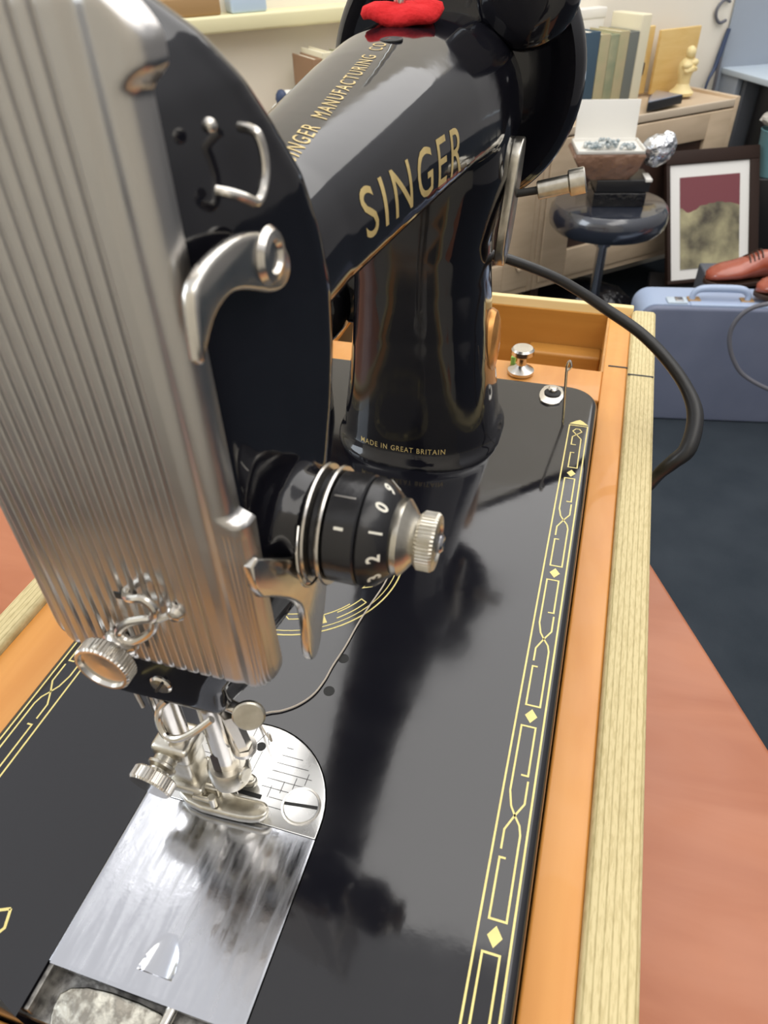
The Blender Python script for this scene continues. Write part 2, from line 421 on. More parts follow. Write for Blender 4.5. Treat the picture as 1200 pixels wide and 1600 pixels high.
# gold border decal
def meander(m, cx, z, mirror=1, y_end=(20, 315)):
    X = lambda u: cx + mirror*(u-.5)*6.2
    w = .62
    m.strip([(cx-mirror*4.6, BY0+6), (cx-mirror*4.6, 314), (cx+mirror*4.3, 314), (cx+mirror*4.3, BY0+6)], .62, z)
    ys = [4.2, 71.7, 139.1, 206.5, 273.4]
    for i, y0 in enumerate(ys):
        if y0 > BY0+4: m.add([(cx-2.0, y0, z), (cx, y0-2.7, z), (cx+2.0, y0, z), (cx, y0+2.7, z)], [(0, 1, 2, 3)])
        if i == 4: break
        y1 = ys[i+1]
        T = lambda t: y0+(y1-y0)*t
        pa = [(.48, .685), (.82, .685), (.82, .94), (.10, .94), (.10, .60), (.26, .53), (.5, .49), (.78, .45), (.88, .41), (.88, .06), (.14, .06), (.14, .30), (.42, .30)]
        pb = [(.86, .66), (.86, .55), (.5, .49), (.14, .42), (.14, .335)]
        for p in (pa, pb):
            q = [(X(u), T(t)) for u, t in p if T(t) > BY0+5]
            if len(q) > 1: m.strip(q, .6, z)
    y0 = 273.4; Tq = lambda t: y0+38*t
    m.strip([(X(u), Tq(t)) for u, t in ((.5, .62), (.14, .62), (.14, .8), (.8, .93), (.6, .99), (.3, .99), (.1, .93), (.82, .76), (.86, .12), (.2, .12), (.2, .44), (.48, .44))], .55, z)
    m.add([(cx-4.9, 315.2, z), (cx+4.6, 315.2, z), (cx+1.6, 318.6, z), (cx, 319.6, z), (cx-1.6, 318.6, z)], [(0, 1, 2, 3, 4)])
d1 = M(); meander(d1, 2.3, .06)
obj('border_decal', d1, 'gold_decal', bedo)
d2 = M(); meander(d2, -155.8, .06, -1)
obj('border_decal', d2, 'gold_decal', bedo)
# round medallion decal behind the needle plate
d3 = M(); MC = (-98, 190)
def arc(r, a0, a1, n=14): return [(MC[0]+r*math.cos(math.radians(a0+(a1-a0)*k/n)), MC[1]+r*math.sin(math.radians(a0+(a1-a0)*k/n))) for k in range(n+1)]
for a0 in range(-90, 270, 60):
    d3.strip(arc(42, a0, a0+60), .6, .06); d3.strip(arc(40, a0, a0+60), .4, .06)
    d3.strip(arc(38, a0+42, a0+62)+arc(35.5, a0+62, a0+44, 8), .5, .06)
    d3.strip(arc(32, a0+30, a0+10)+arc(34.5, a0+14, a0+54), .5, .06)
    q = arc(38.6, a0+31, a0+36, 1)+arc(34.6, a0+36, a0+31, 1)
    d3.add([(*p, .06) for p in q], [(0, 1, 2, 3)])
obj('medallion_decal', d3, 'gold_decal', bedo)
d4 = M()
d4.strip([(-122.2, 42.6), (-120.6, 38.2), (-123.2, 33.4), (-128.5, 35.5)], .8, .06); d4.strip([(-122.2, 42.6), (-125.5, 41.2), (-129.5, 46)], .8, .06)
d4.strip([(-124.0, 39.8), (-123.2, 36.6)], .6, .06)
obj('corner_decal', d4, 'gold_decal', bedo)
for hx, hy in ((-64.2, 130.6), (-64.0, 144.8)):
    h = M(); h.lathe([(1.9, 0), (1.9, .12), (1.4, .12)], (hx, hy, 0), (0, 0, 1), 24)
    obj('oil_hole', h, 'dark_slot', bedo)

# channel with metal tray and the pitted latch
tr = M(); tr.box(NX-NR-.5, NX+NR+.3, BY0+1.5, 70, -9, -4.6, .3); tr.box(NX-NR+.2, NX-NR+1.6, BY0+2, 80, -5, -.7, .3)
obj('channel_tray', tr, 'cast_metal', mac)
lt = M(); lt.prism(ccw(dens([(-98.5, 23.6), (-98.8, 34), (-66, 34), (-66, 26), (-73, 21.5), (-90, 20.8)], 2)), -4.6, -2.6, .5)
obj('bobbin_latch', lt, 'pitted_metal', mac)
obj('latch_pin', M().cyl((-70.8, 20, -1.6), (-69.5, 37, -1.6), 1.5, 16, .3), 'nickel', mac)

# needle plate
np_o = [(NX-NR+.4, 82.2), (NX+NR-.4, 82.2)]+[(NX+(NR-.35)*math.cos(math.radians(a)), NY+(NR-.35)*math.sin(math.radians(a))) for a in range(0, 181, 6)]
npl = M().prism(ccw(np_o), -2.4, .25, .35)
npo = obj('needle_plate', npl, 'plate_steel', mac)
g = M(); zz = .28
for k in range(8):
    y = 87.6+k*2.75; hwx = math.sqrt(max(0, (NR-4)**2-(y-NY)**2))
    xs = -73+.5*k if k > 1 else -68.5
    if xs < NX+hwx-2: g.strip([(xs, y), (NX+hwx-(6.5 if k < 3 else 0), y)], .20, zz)
    if k > 1: g.strip([(NX-hwx, y), (-84, y)], .16, zz)
for x, y in ((-62.6, 96.2), (-65.8, 94.2), (-59.5, 98.4), (-69.0, 92)): g.strip([(x, y-1.9), (x, y+1.9)], .22, zz)
g.strip([(-78.7, 103.6), (-79.3, 91)], .2, zz); g.strip([(-76.5, 103.6), (-76.9, 91)], .2, zz)
g.strip([(-79.6, 105.5), (-77.6, 110.2), (-75.4, 106.2)], .2, zz); g.strip([(-81.5, 112), (-81.5, 91)], .18, zz)
obj('guide_lines', g, 'dark_slot', npo)
h = M(); h.lathe([(1.55, 0), (1.55, .1), (.1, .1)], (-77.6, 105, .2), (0, 0, 1), 24); h.box(-78.6, -70.6, 88.9, 90.3, .2, .3)
obj('needle_slot', h, 'dark_slot', npo)
sc = M(); sc.lathe([(5.3, -.6), (5.3, .3), (5.0, .65), (.1, .75)], (-58.1, 90.2, .1), (0, 0, 1), 40)
so = obj('plate_screw', sc, 'plate_steel', npo)
obj('screw_slot', M().box(-5, 5, -.45, .45, .75, .95, 0, Matrix.Translation((-58.1, 90.2, 0)) @ Matrix.Rotation(.12, 4, 'Z')), 'dark_slot', so)
rg = M(); rg.lathe([(5.35, .2), (5.9, .34), (5.35, .36)], (-58.1, 90.2, 0), (0, 0, 1), 40); obj('screw_seat', rg, 'nickel', npo)

# slide plate: grid surface with the finger dimple pressed in
sp = M(); SX0, SX1, SY0, SY1 = NX-NR+.35, NX+NR-.35, 34.6, 81.9
nx, ny = 110, 96
def dimple(x, y):
    u = (x+77.0)/4.6; v = (y-39.6)/9.2
    if v <= 0 or v > 1 or abs(u) > 1: return 0
    lim = math.sqrt(max(0, 1-u*u))**.9
    if v > lim: return 0
    return -1.5*(1-(v/lim)**1.6)*(1-u*u)**.5
vs = []; fs = []
for j in range(ny+1):
    for i in range(nx+1):
        x = SX0+(SX1-SX0)*i/nx; y = SY0+(SY1-SY0)*j/ny
        if i in (0, nx) and j == 0: y += .8
        z = .45+dimple(x, y)+.05*math.sin(x*.14)*math.sin(y*.11+.5)
        if i in (0, nx) or j == 0: z -= .12
        vs.append((x, y, z))
for j in range(ny):
    for i in range(nx): a = j*(nx+1)+i; fs.append((a, a+1, a+nx+2, a+nx+1))
top = len(vs); rim = [j for j in range(nx+1)]+[(j+1)*(nx+1)-1 for j in range(1, ny+1)]+[ny*(nx+1)+i for i in range(nx-1, -1, -1)]+[j*(nx+1) for j in range(ny-1, 0, -1)]
for r_ in rim: x, y, z = vs[r_]; vs.append((x, y, -1.4))
L_ = len(rim)
for k in range(L_): fs.append((rim[k], rim[(k+1) % L_], top+(k+1) % L_, top+k))
fs.append(tuple(top+k for k in range(L_))[::-1])
sp.add(vs, fs)
obj('slide_plate', sp, 'polished_steel', mac, 30)

# far end of the bed: locking screw with washer, and a wire pin
wsh = M(); wsh.prism(ccw([(-14.3+7.2*math.cos(q)*(1 if abs(math.cos(q)) < .8 else .9), 340+(10.2*math.sin(q))) for q in [2*PI*i/40 for i in range(40)]]), 0, 1.0, .4)
wo_ = obj('lock_washer', wsh, 'nickel', mac)
s_ = M(); s_.lathe([(4.4, .9), (4.4, 1.6), (3.2, 2.4), (.1, 2.6)], (-14, 341, 0), (0, 0, 1), 28); obj('screw_recess', s_, 'dark_slot', wo_)
s_ = M(); s_.lathe([(2.6, 1), (2.6, 3.6), (1.9, 4.2), (.1, 4.3)], (-14, 341.5, 0), (0, 0, 1), 28); obj('screw_head', s_, 'nickel', wo_)
pn = M(); pn.cyl((-5.6, 311.5, 0), (-7.8, 311.5, 31), .65, 10); pn.tube([(-7.8, 311.5, 31), (-8, 311.5, 34), (-7, 311.5, 36.4), (-6, 311.5, 33.6), (-7.2, 311.5, 31.4)], .6, 8)
obj('wire_pin', pn, 'nickel', mac)

# casting: pillar, arm and head melted together
cst = M()
secs = [(-1, 41, 41, 2.6), (1.5, 40.5, 40.5, 2.6), (4, 38.6, 38.6, 2.6), (7, 37.4, 37.4, 2.6), (14, 36.6, 36.6, 2.6), (25, 35.0, 35.4, 2.6), (40, 32.6, 33.8, 2.7), (60, 30.2, 32.4, 2.7), (80, 28.6, 31.7, 2.7), (95, 28.8, 31.5, 2.7), (108, 31.5, 31.5, 2.8), (122, 35, 32, 2.8), (140, 35, 32, 2.8), (155, 33, 31, 2.8)]
cst.loft([[(x, y, z) for x, y in sup(-74.5, 297.5, a, b, ex, 64)] for z, a, b, ex in secs])
arm = [(108, -73.8, 19.3, 131, 160, 2.5), (130, -73.8, 19.4, 131, 160.5, 2.5), (150, -73.8, 19.8, 131.5, 162, 2.5), (185, -73.3, 22.8, 131.5, 166, 2.5), (222, -73.3, 26.3, 131, 170.4, 2.6), (250, -73, 29, 130.5, 173, 2.7), (275, -73, 31.5, 129, 173.5, 2.8), (300, -73.2, 33.8, 127, 172.5, 2.8), (314, -73.5, 34, 126, 171, 2.8), (320, -73.5, 32, 128, 169, 2.8), (322, -73.5, 29, 131, 166, 2.8)]
def arm_sec(cx, hw, z0, z1, ex, n=64):
    zc = z0+.30*(z1-z0); out = []
    for k in range(n):
        q = 2*PI*k/n; c, s_ = math.cos(q), math.sin(q); up = s_ >= 0
        e_ = 2.25 if up else 3.4; hh = (z1-zc) if up else (zc-z0)
        out.append((cx+hw*math.copysign(abs(c)**(2/e_), c), zc+hh*math.copysign(abs(s_)**(2/e_), s_)))
    return out
cst.loft([[(x, y, z) for x, z in arm_sec(cx, hw, z0, z1, ex)] for y, cx, hw, z0, z1, ex in arm])
hsec = [(50, -101, -67, 101), (52, -102, -66, 102), (60, -103, -65, 104), (66, -103, -61.5, 106), (73, -104, -57, 109.5), (80, -104.5, -53.8, 112.5), (88, -105, -51.8, 115), (97, -105, -50.7, 118), (108, -105, -50.4, 120.5), (120, -105, -50.2, 125.5),
        (132, -105, -50.2, 129), (145, -105, -50.2, 130), (156, -105, -50.8, 128), (166, -104.5, -51.4, 124), (175, -104, -53.3, 118.5), (182, -103, -55.6, 114.5), (188, -101, -59, 110), (192.5, -98, -63.5, 106), (195.5, -94, -67.5, 103), (197, -89, -73, 99)]
def hring(z, xl, xr, yb):
    y0 = 83; r = 5; p = []
    p += [(xl, y0), (xl+3, y0), (xr-8, y0), (xr-5.2, y0+.4), (xr-4, y0+1.6), (xr-3.2, y0+6)]
    p += [(xr-2.2, lerp_(y0, yb, .45)), (xr-.6, lerp_(y0, yb, .78)), (xr, yb-6)]
    p += [(xr-r+r*math.cos(math.radians(q)), yb-r+r*math.sin(math.radians(q))) for q in (20, 45, 70, 90)]
    p += [(lerp_(xr, xl, .35), yb), (lerp_(xr, xl, .65), yb)]
    p += [(xl+r+r*math.cos(math.radians(q)), yb-r+r*math.sin(math.radians(q))) for q in (90, 135, 180)]
    return [(x, y, z) for x, y in p]
def lerp_(a, b, t): return a+(b-a)*t
cst.loft([hring(*q) for q in hsec])
cst.cyl((-60, 102.3, 103.2), (-47.2, 102.3, 103.2), 10.8, 40, 1)
cst.loft([[( -58+3*k*1.2, 102.3+(13.4-1.0*k)*math.cos(q), 103.2+(13.4-1.0*k)*math.sin(q)) for q in [2*PI*i/40 for i in range(40)]] for k in range(4)])
tmp = obj('casting', cst, 'black_lacquer', mac)
md = tmp.modifiers.new('r', 'REMESH'); md.mode = 'VOXEL'; md.voxel_size = .0009; md.use_smooth_shade = True
ms = tmp.modifiers.new('s', 'SMOOTH'); ms.factor = .5; ms.iterations = 14
bpy.context.view_layer.update()
dg = bpy.context.evaluated_depsgraph_get()
me2 = bpy.data.meshes.new_from_object(tmp.evaluated_get(dg))
tmp.modifiers.clear(); tmp.data = me2
for p in me2.polygons: p.use_smooth = True
if not me2.materials: me2.materials.append(MAT['black_lacquer'])
off = Vector(tmp['_w'])
BV = BVHTree.FromPolygons([v.co/MM+off for v in me2.vertices], [tuple(p.vertices) for p in me2.polygons])
body = tmp

def text_tris(s, extrude_bold=0.0, maxlen=.12):
    cu = bpy.data.curves.new('t', 'FONT'); cu.body = s; cu.space_character = 1.22 if len(s) > 2 else 1; cu.size = 1; cu.offset = extrude_bold; cu.resolution_u = 4
    o = bpy.data.objects.new('t', cu); COL.objects.link(o); bpy.context.view_layer.update()
    me = bpy.data.meshes.new_from_object(o.evaluated_get(bpy.context.evaluated_depsgraph_get()))
    bpy.data.objects.remove(o); bpy.data.curves.remove(cu)
    bm = bmesh.new(); bm.from_mesh(me); bpy.data.meshes.remove(me)
    bmesh.ops.remove_doubles(bm, verts=bm.verts, dist=1e-5)
    for _ in range(3):
        es = [e_ for e_ in bm.edges if e_.calc_length() > maxlen]
        if not es: break
        bmesh.ops.subdivide_edges(bm, edges=es, cuts=1); bmesh.ops.triangulate(bm, faces=bm.faces[:])
    xs = [v.co.x for v in bm.verts]; ys = [v.co.y for v in bm.verts]
    x0, x1, y0, y1 = min(xs), max(xs), min(ys), max(ys)
    bm.verts.index_update()
    vs = [((v.co.x-x0)/(x1-x0), (v.co.y-y0)/(y1-y0)) for v in bm.verts]; fs = [tuple(v.index for v in f.verts) for f in bm.faces]
    bm.free(); return vs, fs
def text_on(name, s, fn, direction, material, parent, bold=0., lift=.12, bv=None, maxlen=.12):
    """fn(u,v) gives the start point of a ray cast along direction on to the casting"""
    vs, fs = text_tris(s, bold, maxlen); d = Vector(direction).normalized(); P = []
    for u, v in vs:
        hit = (bv or BV).ray_cast(Vector(fn(u, v)), d)
        P.append(hit[0]+hit[1]*lift if hit[0] else Vector(fn(u, v)))
    return obj(name, M().add(P, fs), material, parent, 60)
def lerp(a, b, t): return a+(b-a)*t

text_on('name_lettering', 'SINGER', lambda u, v: (0, lerp(158, 230, u), lerp(lerp(141.6, 138.6, u), lerp(152.4, 151.8, u), v)), (-1, 0, 0), 'gold_lettering', body, .002)
text_on('maker_lettering', 'SINGER  MANUFACTURING  CO', lambda u, v: (lerp(-65.2, -69.2, u)-lerp(0, 4.0, v), lerp(148, 231, u), 260), (0, 0, -1), 'gold_lettering', body, .0)
text_on('origin_lettering', 'MADE IN GREAT BRITAIN', lambda u, v: (lerp(-96, -55, u), 200, lerp(7.6, 10.2, v)), (0, 1, 0), 'gold_lettering', body, .004)
oh = M()
hit = BV.ray_cast(Vector((-69.5, 236, 260)), Vector((0, 0, -1)))[0]
oh.lathe([(3.4, -.3), (3.4, .12), (2.6, .35), (1.9, .1), (.1, .1)], hit, (0, -.05, 1), 28)
obj('oil_hole_ring', oh, 'dark_slot', body)

# face plate: height field with vertical ribs
def fp_right(z):
    return fp_r0(z)-1.35
def fp_r0(z):
    if z > 188: return -49.6 - max(0, (z-190))**1.5*.35
    if z > 184.5: return lerp(-52.4, -49.6, (math.sin((z-184.5)/3.5*PI-PI/2)+1)/2)
    if z > 121: return -52.4
    if z > 119.6: return lerp(-49.6, -52.4, (z-119.6)/1.4)
    if z > 80: return -49.6-.3*math.sin((119-z)/40*PI)
    t = (80-z)/9; return -49.7-9*(1-math.sqrt(max(0, 1-t*t)))
def fp_left(z):
    if z > 80: return -106.2
    t = (80-z)/9.; return -106.2+9*(1-math.sqrt(max(0, 1-t*t)))
def fp_bot(x): return 71.0
zs = [71.0+.15*k for k in range(8)]+[72.2+.55*k for k in range(int((196.5-72.2)/.55))]+[196.5]
xs = [-106.4+.19*k for k in range(int(55.9/.19)+1)]
def fp_h(x, z, xl, xr):
    d = min(x-xl, xr-x); zt = z-71.0; zt2 = 196.5-z
    h = 0
    R_ = 3.2
    for q in (d, zt, zt2):
        if q < R_: h += R_-math.sqrt(max(0, R_*R_-(R_-q)**2))
    # ribs
    if -105 < x < -62.5:
        ph = ((x+105)/3.02) % 1.0
        g_ = max(0, 1-abs(ph-.5)/.26); h += .85*(3*g_*g_-2*g_**3)
    if -61.5 < x < -57.0: h += .45*math.sin((x+61.5)/4.5*PI)**2
    if x > -56 and z < 117: h += .12*(1 if ((x+56)/.95) % 1 < .45 else 0)
    return min(h, 3.2)
fpv = []; fpf = []; idx = {}
for j, z in enumerate(zs):
    xl, xr = fp_left(z), fp_right(z)
    for i, x in enumerate(xs):
        xx = min(max(x, xl), xr)
        fpv.append((xx, 79.2+fp_h(xx, z, xl, xr), z))
nX = len(xs)
for j in range(len(zs)-1):
    for i in range(nX-1):
        a = j*nX+i
        w0 = fpv[a+1][0]-fpv[a][0]; w1 = fpv[a+nX+1][0]-fpv[a+nX][0]
        if w0 < 1e-6 and w1 < 1e-6: continue
        fpf.append((a, a+1, a+nX+1, a+nX))
fm = M().add(fpv, fpf)
fpo = obj('face_plate', fm, 'faceplate_metal', mac, 80)
bm = bmesh.new(); bm.from_mesh(fpo.data); bmesh.ops.remove_doubles(bm, verts=bm.verts, dist=1e-7)
bmesh.ops.delete(bm, geom=[v for v in bm.verts if not v.link_faces], context='VERTS')
ed = [e_ for e_ in bm.edges if e_.is_boundary]
ex = bmesh.ops.extrude_edge_only(bm, edges=ed)
for v in [g_ for g_ in ex['geom'] if isinstance(g_, bmesh.types.BMVert)]: v.co.y += .0012
bmesh.ops.recalc_face_normals(bm, faces=bm.faces[:])
if sum(f.normal.y for f in bm.faces) > 0: bmesh.ops.reverse_faces(bm, faces=bm.faces[:])
bm.to_mesh(fpo.data); bm.free()

# thread guide and screws on the face plate
tg = M()
tg.tube([(-81.5, 80, 96.5), (-80, 77.6, 97), (-77.5, 76.4, 98.2), (-74.8, 76.4, 98.8), (-73.2, 76.4, 96.8), (-73.8, 76.2, 94), (-76.5, 76, 92.8), (-80, 75.6, 91.3), (-82.6, 75.2, 88.6), (-82.6, 75, 86.4), (-80.6, 75.2, 85.6), (-77.4, 75.6, 87.6), (-74.8, 76, 90.4), (-73.8, 76.2, 93)], .95, 10)
tg.tube([(-74.4, 76.4, 92.6), (-72.4, 78, 92.8), (-71.4, 79.4, 93)], .8, 8)
obj('thread_guide', tg, 'nickel', fpo)
obj('guide_slot', M().box(-84.5, -77.5, 79.0, 79.6, 93.6, 95.6, .2), 'dark_slot', fpo)
b_ = M(); b_.lathe([(2.0, 0), (2.0, 1.0), (1.4, 1.8), (.1, 2.1)], (-70.6, 79.6, 93.2), (0, -1, 0), 20); obj('guide_screw', b_, 'nickel', fpo)
th = M(); th.lathe([(3.6, 0), (3.9, .6), (3.9, 1.6), (3.0, 2.4), (2.6, 3.6), (2.4, 5.0)], (-87.6, 79.4, 78.6), (0, -1, 0), 32)
tho = obj('face_plate_thumb_screw', th, 'nickel', fpo)
th = M(); th.lathe([(3.5, 0), (6.0, 0), (6.5, .4), (6.5, 3.4), (6.1, 3.9), (5.5, 3.9), (5.2, 3.0), (.1, 2.7)], (-87.6, 74.9, 78.6), (0, -1, 0), knurl=(44, .28, (2, 3)))
obj('knurled_head', th, 'nickel', tho, 25)
b_ = M(); b_.lathe([(2.9, 0), (2.9, .5), (2.4, 1.0), (.1, 1.1)], (-85.2, 83.3, 58.8), (0, -1, .0), 28)
so = obj('head_screw', b_, 'nickel', body)
obj('screw_slot', M().box(-2.6, 2.6, -.5, .5, -.35, .35, 0, Matrix.Translation((-85.2, 82.3, 58.8)) @ Matrix.Rotation(-1.0, 4, 'Y')), 'dark_slot', so)

# take-up lever
tu = [(75.9, 159.9), (77.0, 163.7), (80.7, 165.2), (84.1, 165.8), (89.8, 166.0), (95.0, 165.0), (100.2, 163.1), (104.2, 160.0), (105.8, 157.0), (104.8, 154.4), (101.9, 153.3), (97.8, 154.4), (92.4, 157.1), (88.0, 158.9), (84.8, 159.3), (81.0, 158.3), (78.5, 156.3), (75.0, 152.3)]
tul = M(); tul.prism(ccw(dens(tu, 1)), -51.2, -48.8, .9, lambda a, b, h: (h+(a-100)*.03, a, b), 3, both=True)
tuo = obj('take_up_lever', tul, 'nickel', mac)
r_ = M(); r_.lathe([(2.3, -.2), (4.2, -.2), (4.5, .5), (3.8, 1.4), (2.6, 1.6), (2.1, .9)], (-49.4, 98.3, 160.2), (1, 0, 0), 32); obj('eyelet', r_, 'nickel', tuo)
r_ = M(); r_.lathe([(2.5, 0), (2.5, .5), (.1, .5)], (-49.2, 98.3, 160.2), (1, 0, 0), 28); obj('eyelet_hole', r_, 'dark_slot', tuo)
# wire thread hook on the head
wg = M(); wg.tube([(-53.5, 103.2, 176.8), (-51.6, 102.8, 176.6), (-50.4, 102.6, 175.9), (-50.0, 102.8, 173.7), (-49.9, 102.4, 171.2), (-49.9, 100.8, 169.0), (-50.0, 98.6, 168.0), (-50.6, 96.2, 169.2), (-52.0, 94.6, 170.2), (-53.8, 94, 170.6)], .75, 10)
obj('thread_hook', wg, 'nickel', mac)
obj('hook_stud', M().ball((-54.0, 95.5, 178.5), 1.1, 2), 'nickel', mac)

# presser bar lifter
pl_ = [(79.4, 113.2), (86, 107.2), (93, 101.6), (99, 97), (102.6, 92.6), (103.6, 87.4), (102.4, 82), (96.6, 72.6), (94.2, 70.4), (91, 70.8), (89.8, 74), (90.4, 80), (90.8, 86), (90.2, 90), (87.4, 94.8), (83, 99.6), (79.4, 102.8)]
plm = M(); plm.prism(ccw(dens(pl_, 1)), -49.8, -47.6, .6, lambda a, b, h: (h-max(0, 90-a)*.32, a, b), 3, both=True)
plo = obj('presser_bar_lifter', plm, 'nickel', mac)
b_ = M(); b_.lathe([(2.4, 0), (2.4, .4), (1.6, .9), (.1, 1)], (-47.8, 94.6, 94.6), (1, 0, 0), 24); obj('lifter_screw', b_, 'nickel', plo)

# tension assembly
TY, TZ = 102.3, 103.2
TM = Matrix.Translation((-47.0, TY, TZ)) @ Matrix.Diagonal((26/30.6, .885, .885, 1)) @ Matrix.Translation((49.4, -TY, -TZ))
tn = M(TM); tn.lathe([(11, 0), (14.2, 0), (14.5, .5), (14.2, 1.0), (12.0, 1.2)], (-49.4, TY, TZ), (1, 0, 0), 64)
tno = obj('tension_unit', tn, 'nickel', mac)
tn = M(TM); tn.lathe([(12.2, 0), (13.0, .8), (13.0, 1.8), (12.2, 2.6)], (-48.2, TY, TZ), (1, 0, 0), 64); obj('tension_disc', tn, 'dial_black', tno)
tn = M(TM); tn.lathe([(11, 0), (14.0, .0), (14.3, .5), (14.0, 1.0), (12, 1)], (-45.8, TY, TZ), (1, 0, 0), 64); obj('tension_disc', tn, 'nickel', tno)
dl = M(TM); dl.lathe([(12.2, 0), (13.0, .5), (13.1, 7.4), (12.7, 7.8)], (-44.8, TY, TZ), (1, 0, 0), 64)
dlo = obj('dial_sleeve', dl, 'dial_black', tno)
dl = M(TM); dl.lathe([(12.6, 0), (12.9, .5), (12.5, 3.0), (9.6, 6.6), (8.4, 7.0)], (-36.8, TY, TZ), (1, 0, 0), 64)
nmo = obj('numeral_ring', dl, 'dial_black', tno)
def on_cone(s, ang, rows, name, parent, hgt=2.6, wid=1.9, bold=.03):
    vs, fs = text_tris(s, bold, .3); P = []
    for u, v in vs:
        h = rows[0][0]+(rows[1][0]-rows[0][0])*v; r = rows[0][1]+(rows[1][1]-rows[0][1])*v+.1
        q = ang+(.5-u)*wid/r
        P.append((h, TY+r*math.cos(q), TZ+r*math.sin(q)))
    return obj(name, M(TM).add(P, fs), 'white_paint', parent)
# numerals run round the cone (angle measured from +y, up = 90)
for s, a in (('9', 76), ('0', 108), ('1', 138), ('2', 168), ('3', 198), ('4', 228), ('5', 258), ('6', 288), ('7', 318), ('8', 46)):
    on_cone(s, math.radians(a), ((-31.2, 10.35), (-33.9, 12.5)), 'dial_numeral', nmo, wid=.5 if s == '1' else 1.9)
mk = M(TM)
for a, L_ in ((140, 2.2),):
    q = math.radians(a); mk.box(-L_/2, L_/2, -.35, .35, -.05, .12, 0, Matrix.Translation((-40.8, TY+13.1*math.cos(q), TZ+13.1*math.sin(q))) @ Matrix.Rotation(q-PI/2, 4, 'X'))
obj('index_mark', mk, 'white_paint', dlo)
mk = M(TM); q = math.radians(108)
mk.box(-2.6, 2.6, -.2, .2, -.05, .12, 0, Matrix.Translation((-41, TY+13.1*math.cos(q), TZ+13.1*math.sin(q))) @ Matrix.Rotation(q-PI/2, 4, 'X'))
obj('index_mark', mk, 'nickel', dlo)
cn = M(TM); cn.lathe([(8.6, 0), (9.0, .6), (9.0, 2.0), (7.4, 3.4), (6.0, 4.4), (5.2, 6.0), (5.2, 7.6)], (-30.2, TY, TZ), (1, 0, 0), 48)
obj('thumb_nut_collar', cn, 'worn_nickel', tno)
cn = M(TM); cn.lathe([(4.6, 0), (6.2, .2), (6.9, .9), (6.9, 4.0), (6.4, 4.7), (4.6, 5.0), (4.2, 4.4), (.1, 4.3)], (-25.0, TY, TZ), (1, 0, 0), knurl=(46, .3, (2, 3)))
ko = obj('thumb_nut_knob', cn, 'worn_nickel', tno, 25)
cn = M(TM); cn.lathe([(2.3, 0), (2.3, 1.3), (1.6, 1.9), (.1, 1.5)], (-20.7, TY, TZ), (1, 0, 0), 20); obj('stud_end', cn, 'chrome', ko)
spg = M(TM); spg.tube([(-49.6, 90.4, 112), (-48.8, 86.8, 109.2), (-48, 84.6, 104.6), (-47.6, 85.4, 99.4), (-47.2, 89.4, 96.2), (-46.8, 93.4, 97.6), (-46.4, 95.0, 103.6), (-46.2, 97.4, 112.2)], .35, 8)
obj('check_spring', spg, 'nickel', tno)

# needle bar and presser bar
nb = M(); nb.cyl((-77.3, 88, 13), (-77.3, 88, 58), 3.5, 32, .3)
nbo = obj('needle_bar', nb, 'nickel', mac)
c_ = M(); c_.lathe([(5.0, 0), (5.9, .8), (5.9, 6.4), (5.2, 7.6), (3.6, 7.7)], (-77.3, 88, 12.2), (0, 0, 1), 32); c_.cyl((-77.3, 88, 17), (-71.2, 86.6, 17.5), 2.4, 20, .4)
obj('needle_clamp', c_, 'worn_nickel', nbo)
obj('needle', M().lathe([(.1, 0), (.35, 1.5), (.42, 14)], (-77.3, 88, .8), (0, 0, 1), 10), 'nickel', nbo)
obj('needle_groove', M().box(-79.4, -77.2, 84.3, 84.9, 20, 27, .1), 'groove_dark', nbo)
tb = M(); tb.cyl((-75.5, 88, 50), (-66.2, 86.3, 50.4), 1.6, 14); tb.cyl((-72.2, 88, 45), (-70.4, 88, 31), 2.3, 6); tb.lathe([(2.4, 0), (3.5, 1), (3.5, 2.4)], (-70.4, 88, 28.4), (0, 0, 1), 18)
obj('thread_guide_block', tb, 'nickel', nbo)
tb = M(); tb.lathe([(3.4, 0), (4.1, .3), (4.1, 1.2), (3.7, 1.5), (.1, 1.5)], (-64.9, 86.4, 50.0), (.35, -.85, .35), 28); obj('clamp_thumb_screw', tb, 'worn_nickel', nbo)
wl_ = M(); wl_.tube([(-86.4, 84, 50.5), (-88.6, 83, 47.4), (-89, 81.6, 43.2), (-87, 80.2, 40.2), (-83.4, 80, 40.6), (-79, 81, 43.6), (-74, 83.5, 48)], 1.0, 10)
obj('wire_thread_guide', wl_, 'nickel', mac)

pb = M(); pb.cyl((-91.5, 88, 24), (-91.5, 88, 56), 4.0, 4, .2); pb.cyl((-91.5, 88, 24), (-91.5, 88, 56), 3.6, 24, .2)
pbo = obj('presser_bar', pb, 'nickel', mac)
obj('bar_pin', M().cyl((-98.4, 86.5, 49), (-97.6, 86.5, 40), .7, 8), 'nickel', pbo)
fb = M(); fb.box(-97.5, -86, 82.6, 93, 20, 27, 1.6); fb.box(-97, -87.2, 83.6, 92.5, 7.2, 21, 1.6); fb.box(-96, -84.5, 82, 93.5, 5.2, 9, 1.2)
fto = obj('presser_foot', fb, 'worn_nickel', mac)
f_o = ccw(dens([(-94.5, 79.5), (-68.5, 80.2), (-64.8, 82.4), (-65.6, 85.8), (-69.5, 86.8), (-78.8, 86.2), (-79, 89.8), (-74, 90.2), (-72.2, 92.2), (-74, 94.2), (-82, 94.6), (-94.5, 93)], 2))
ft = M(); ft.prism(f_o, 1.4, 4.6, .9, lambda a, b, h: (a, b, h+max(0, a+71)*.32), 3, both=True)
obj('foot_sole', ft, 'worn_nickel', fto)
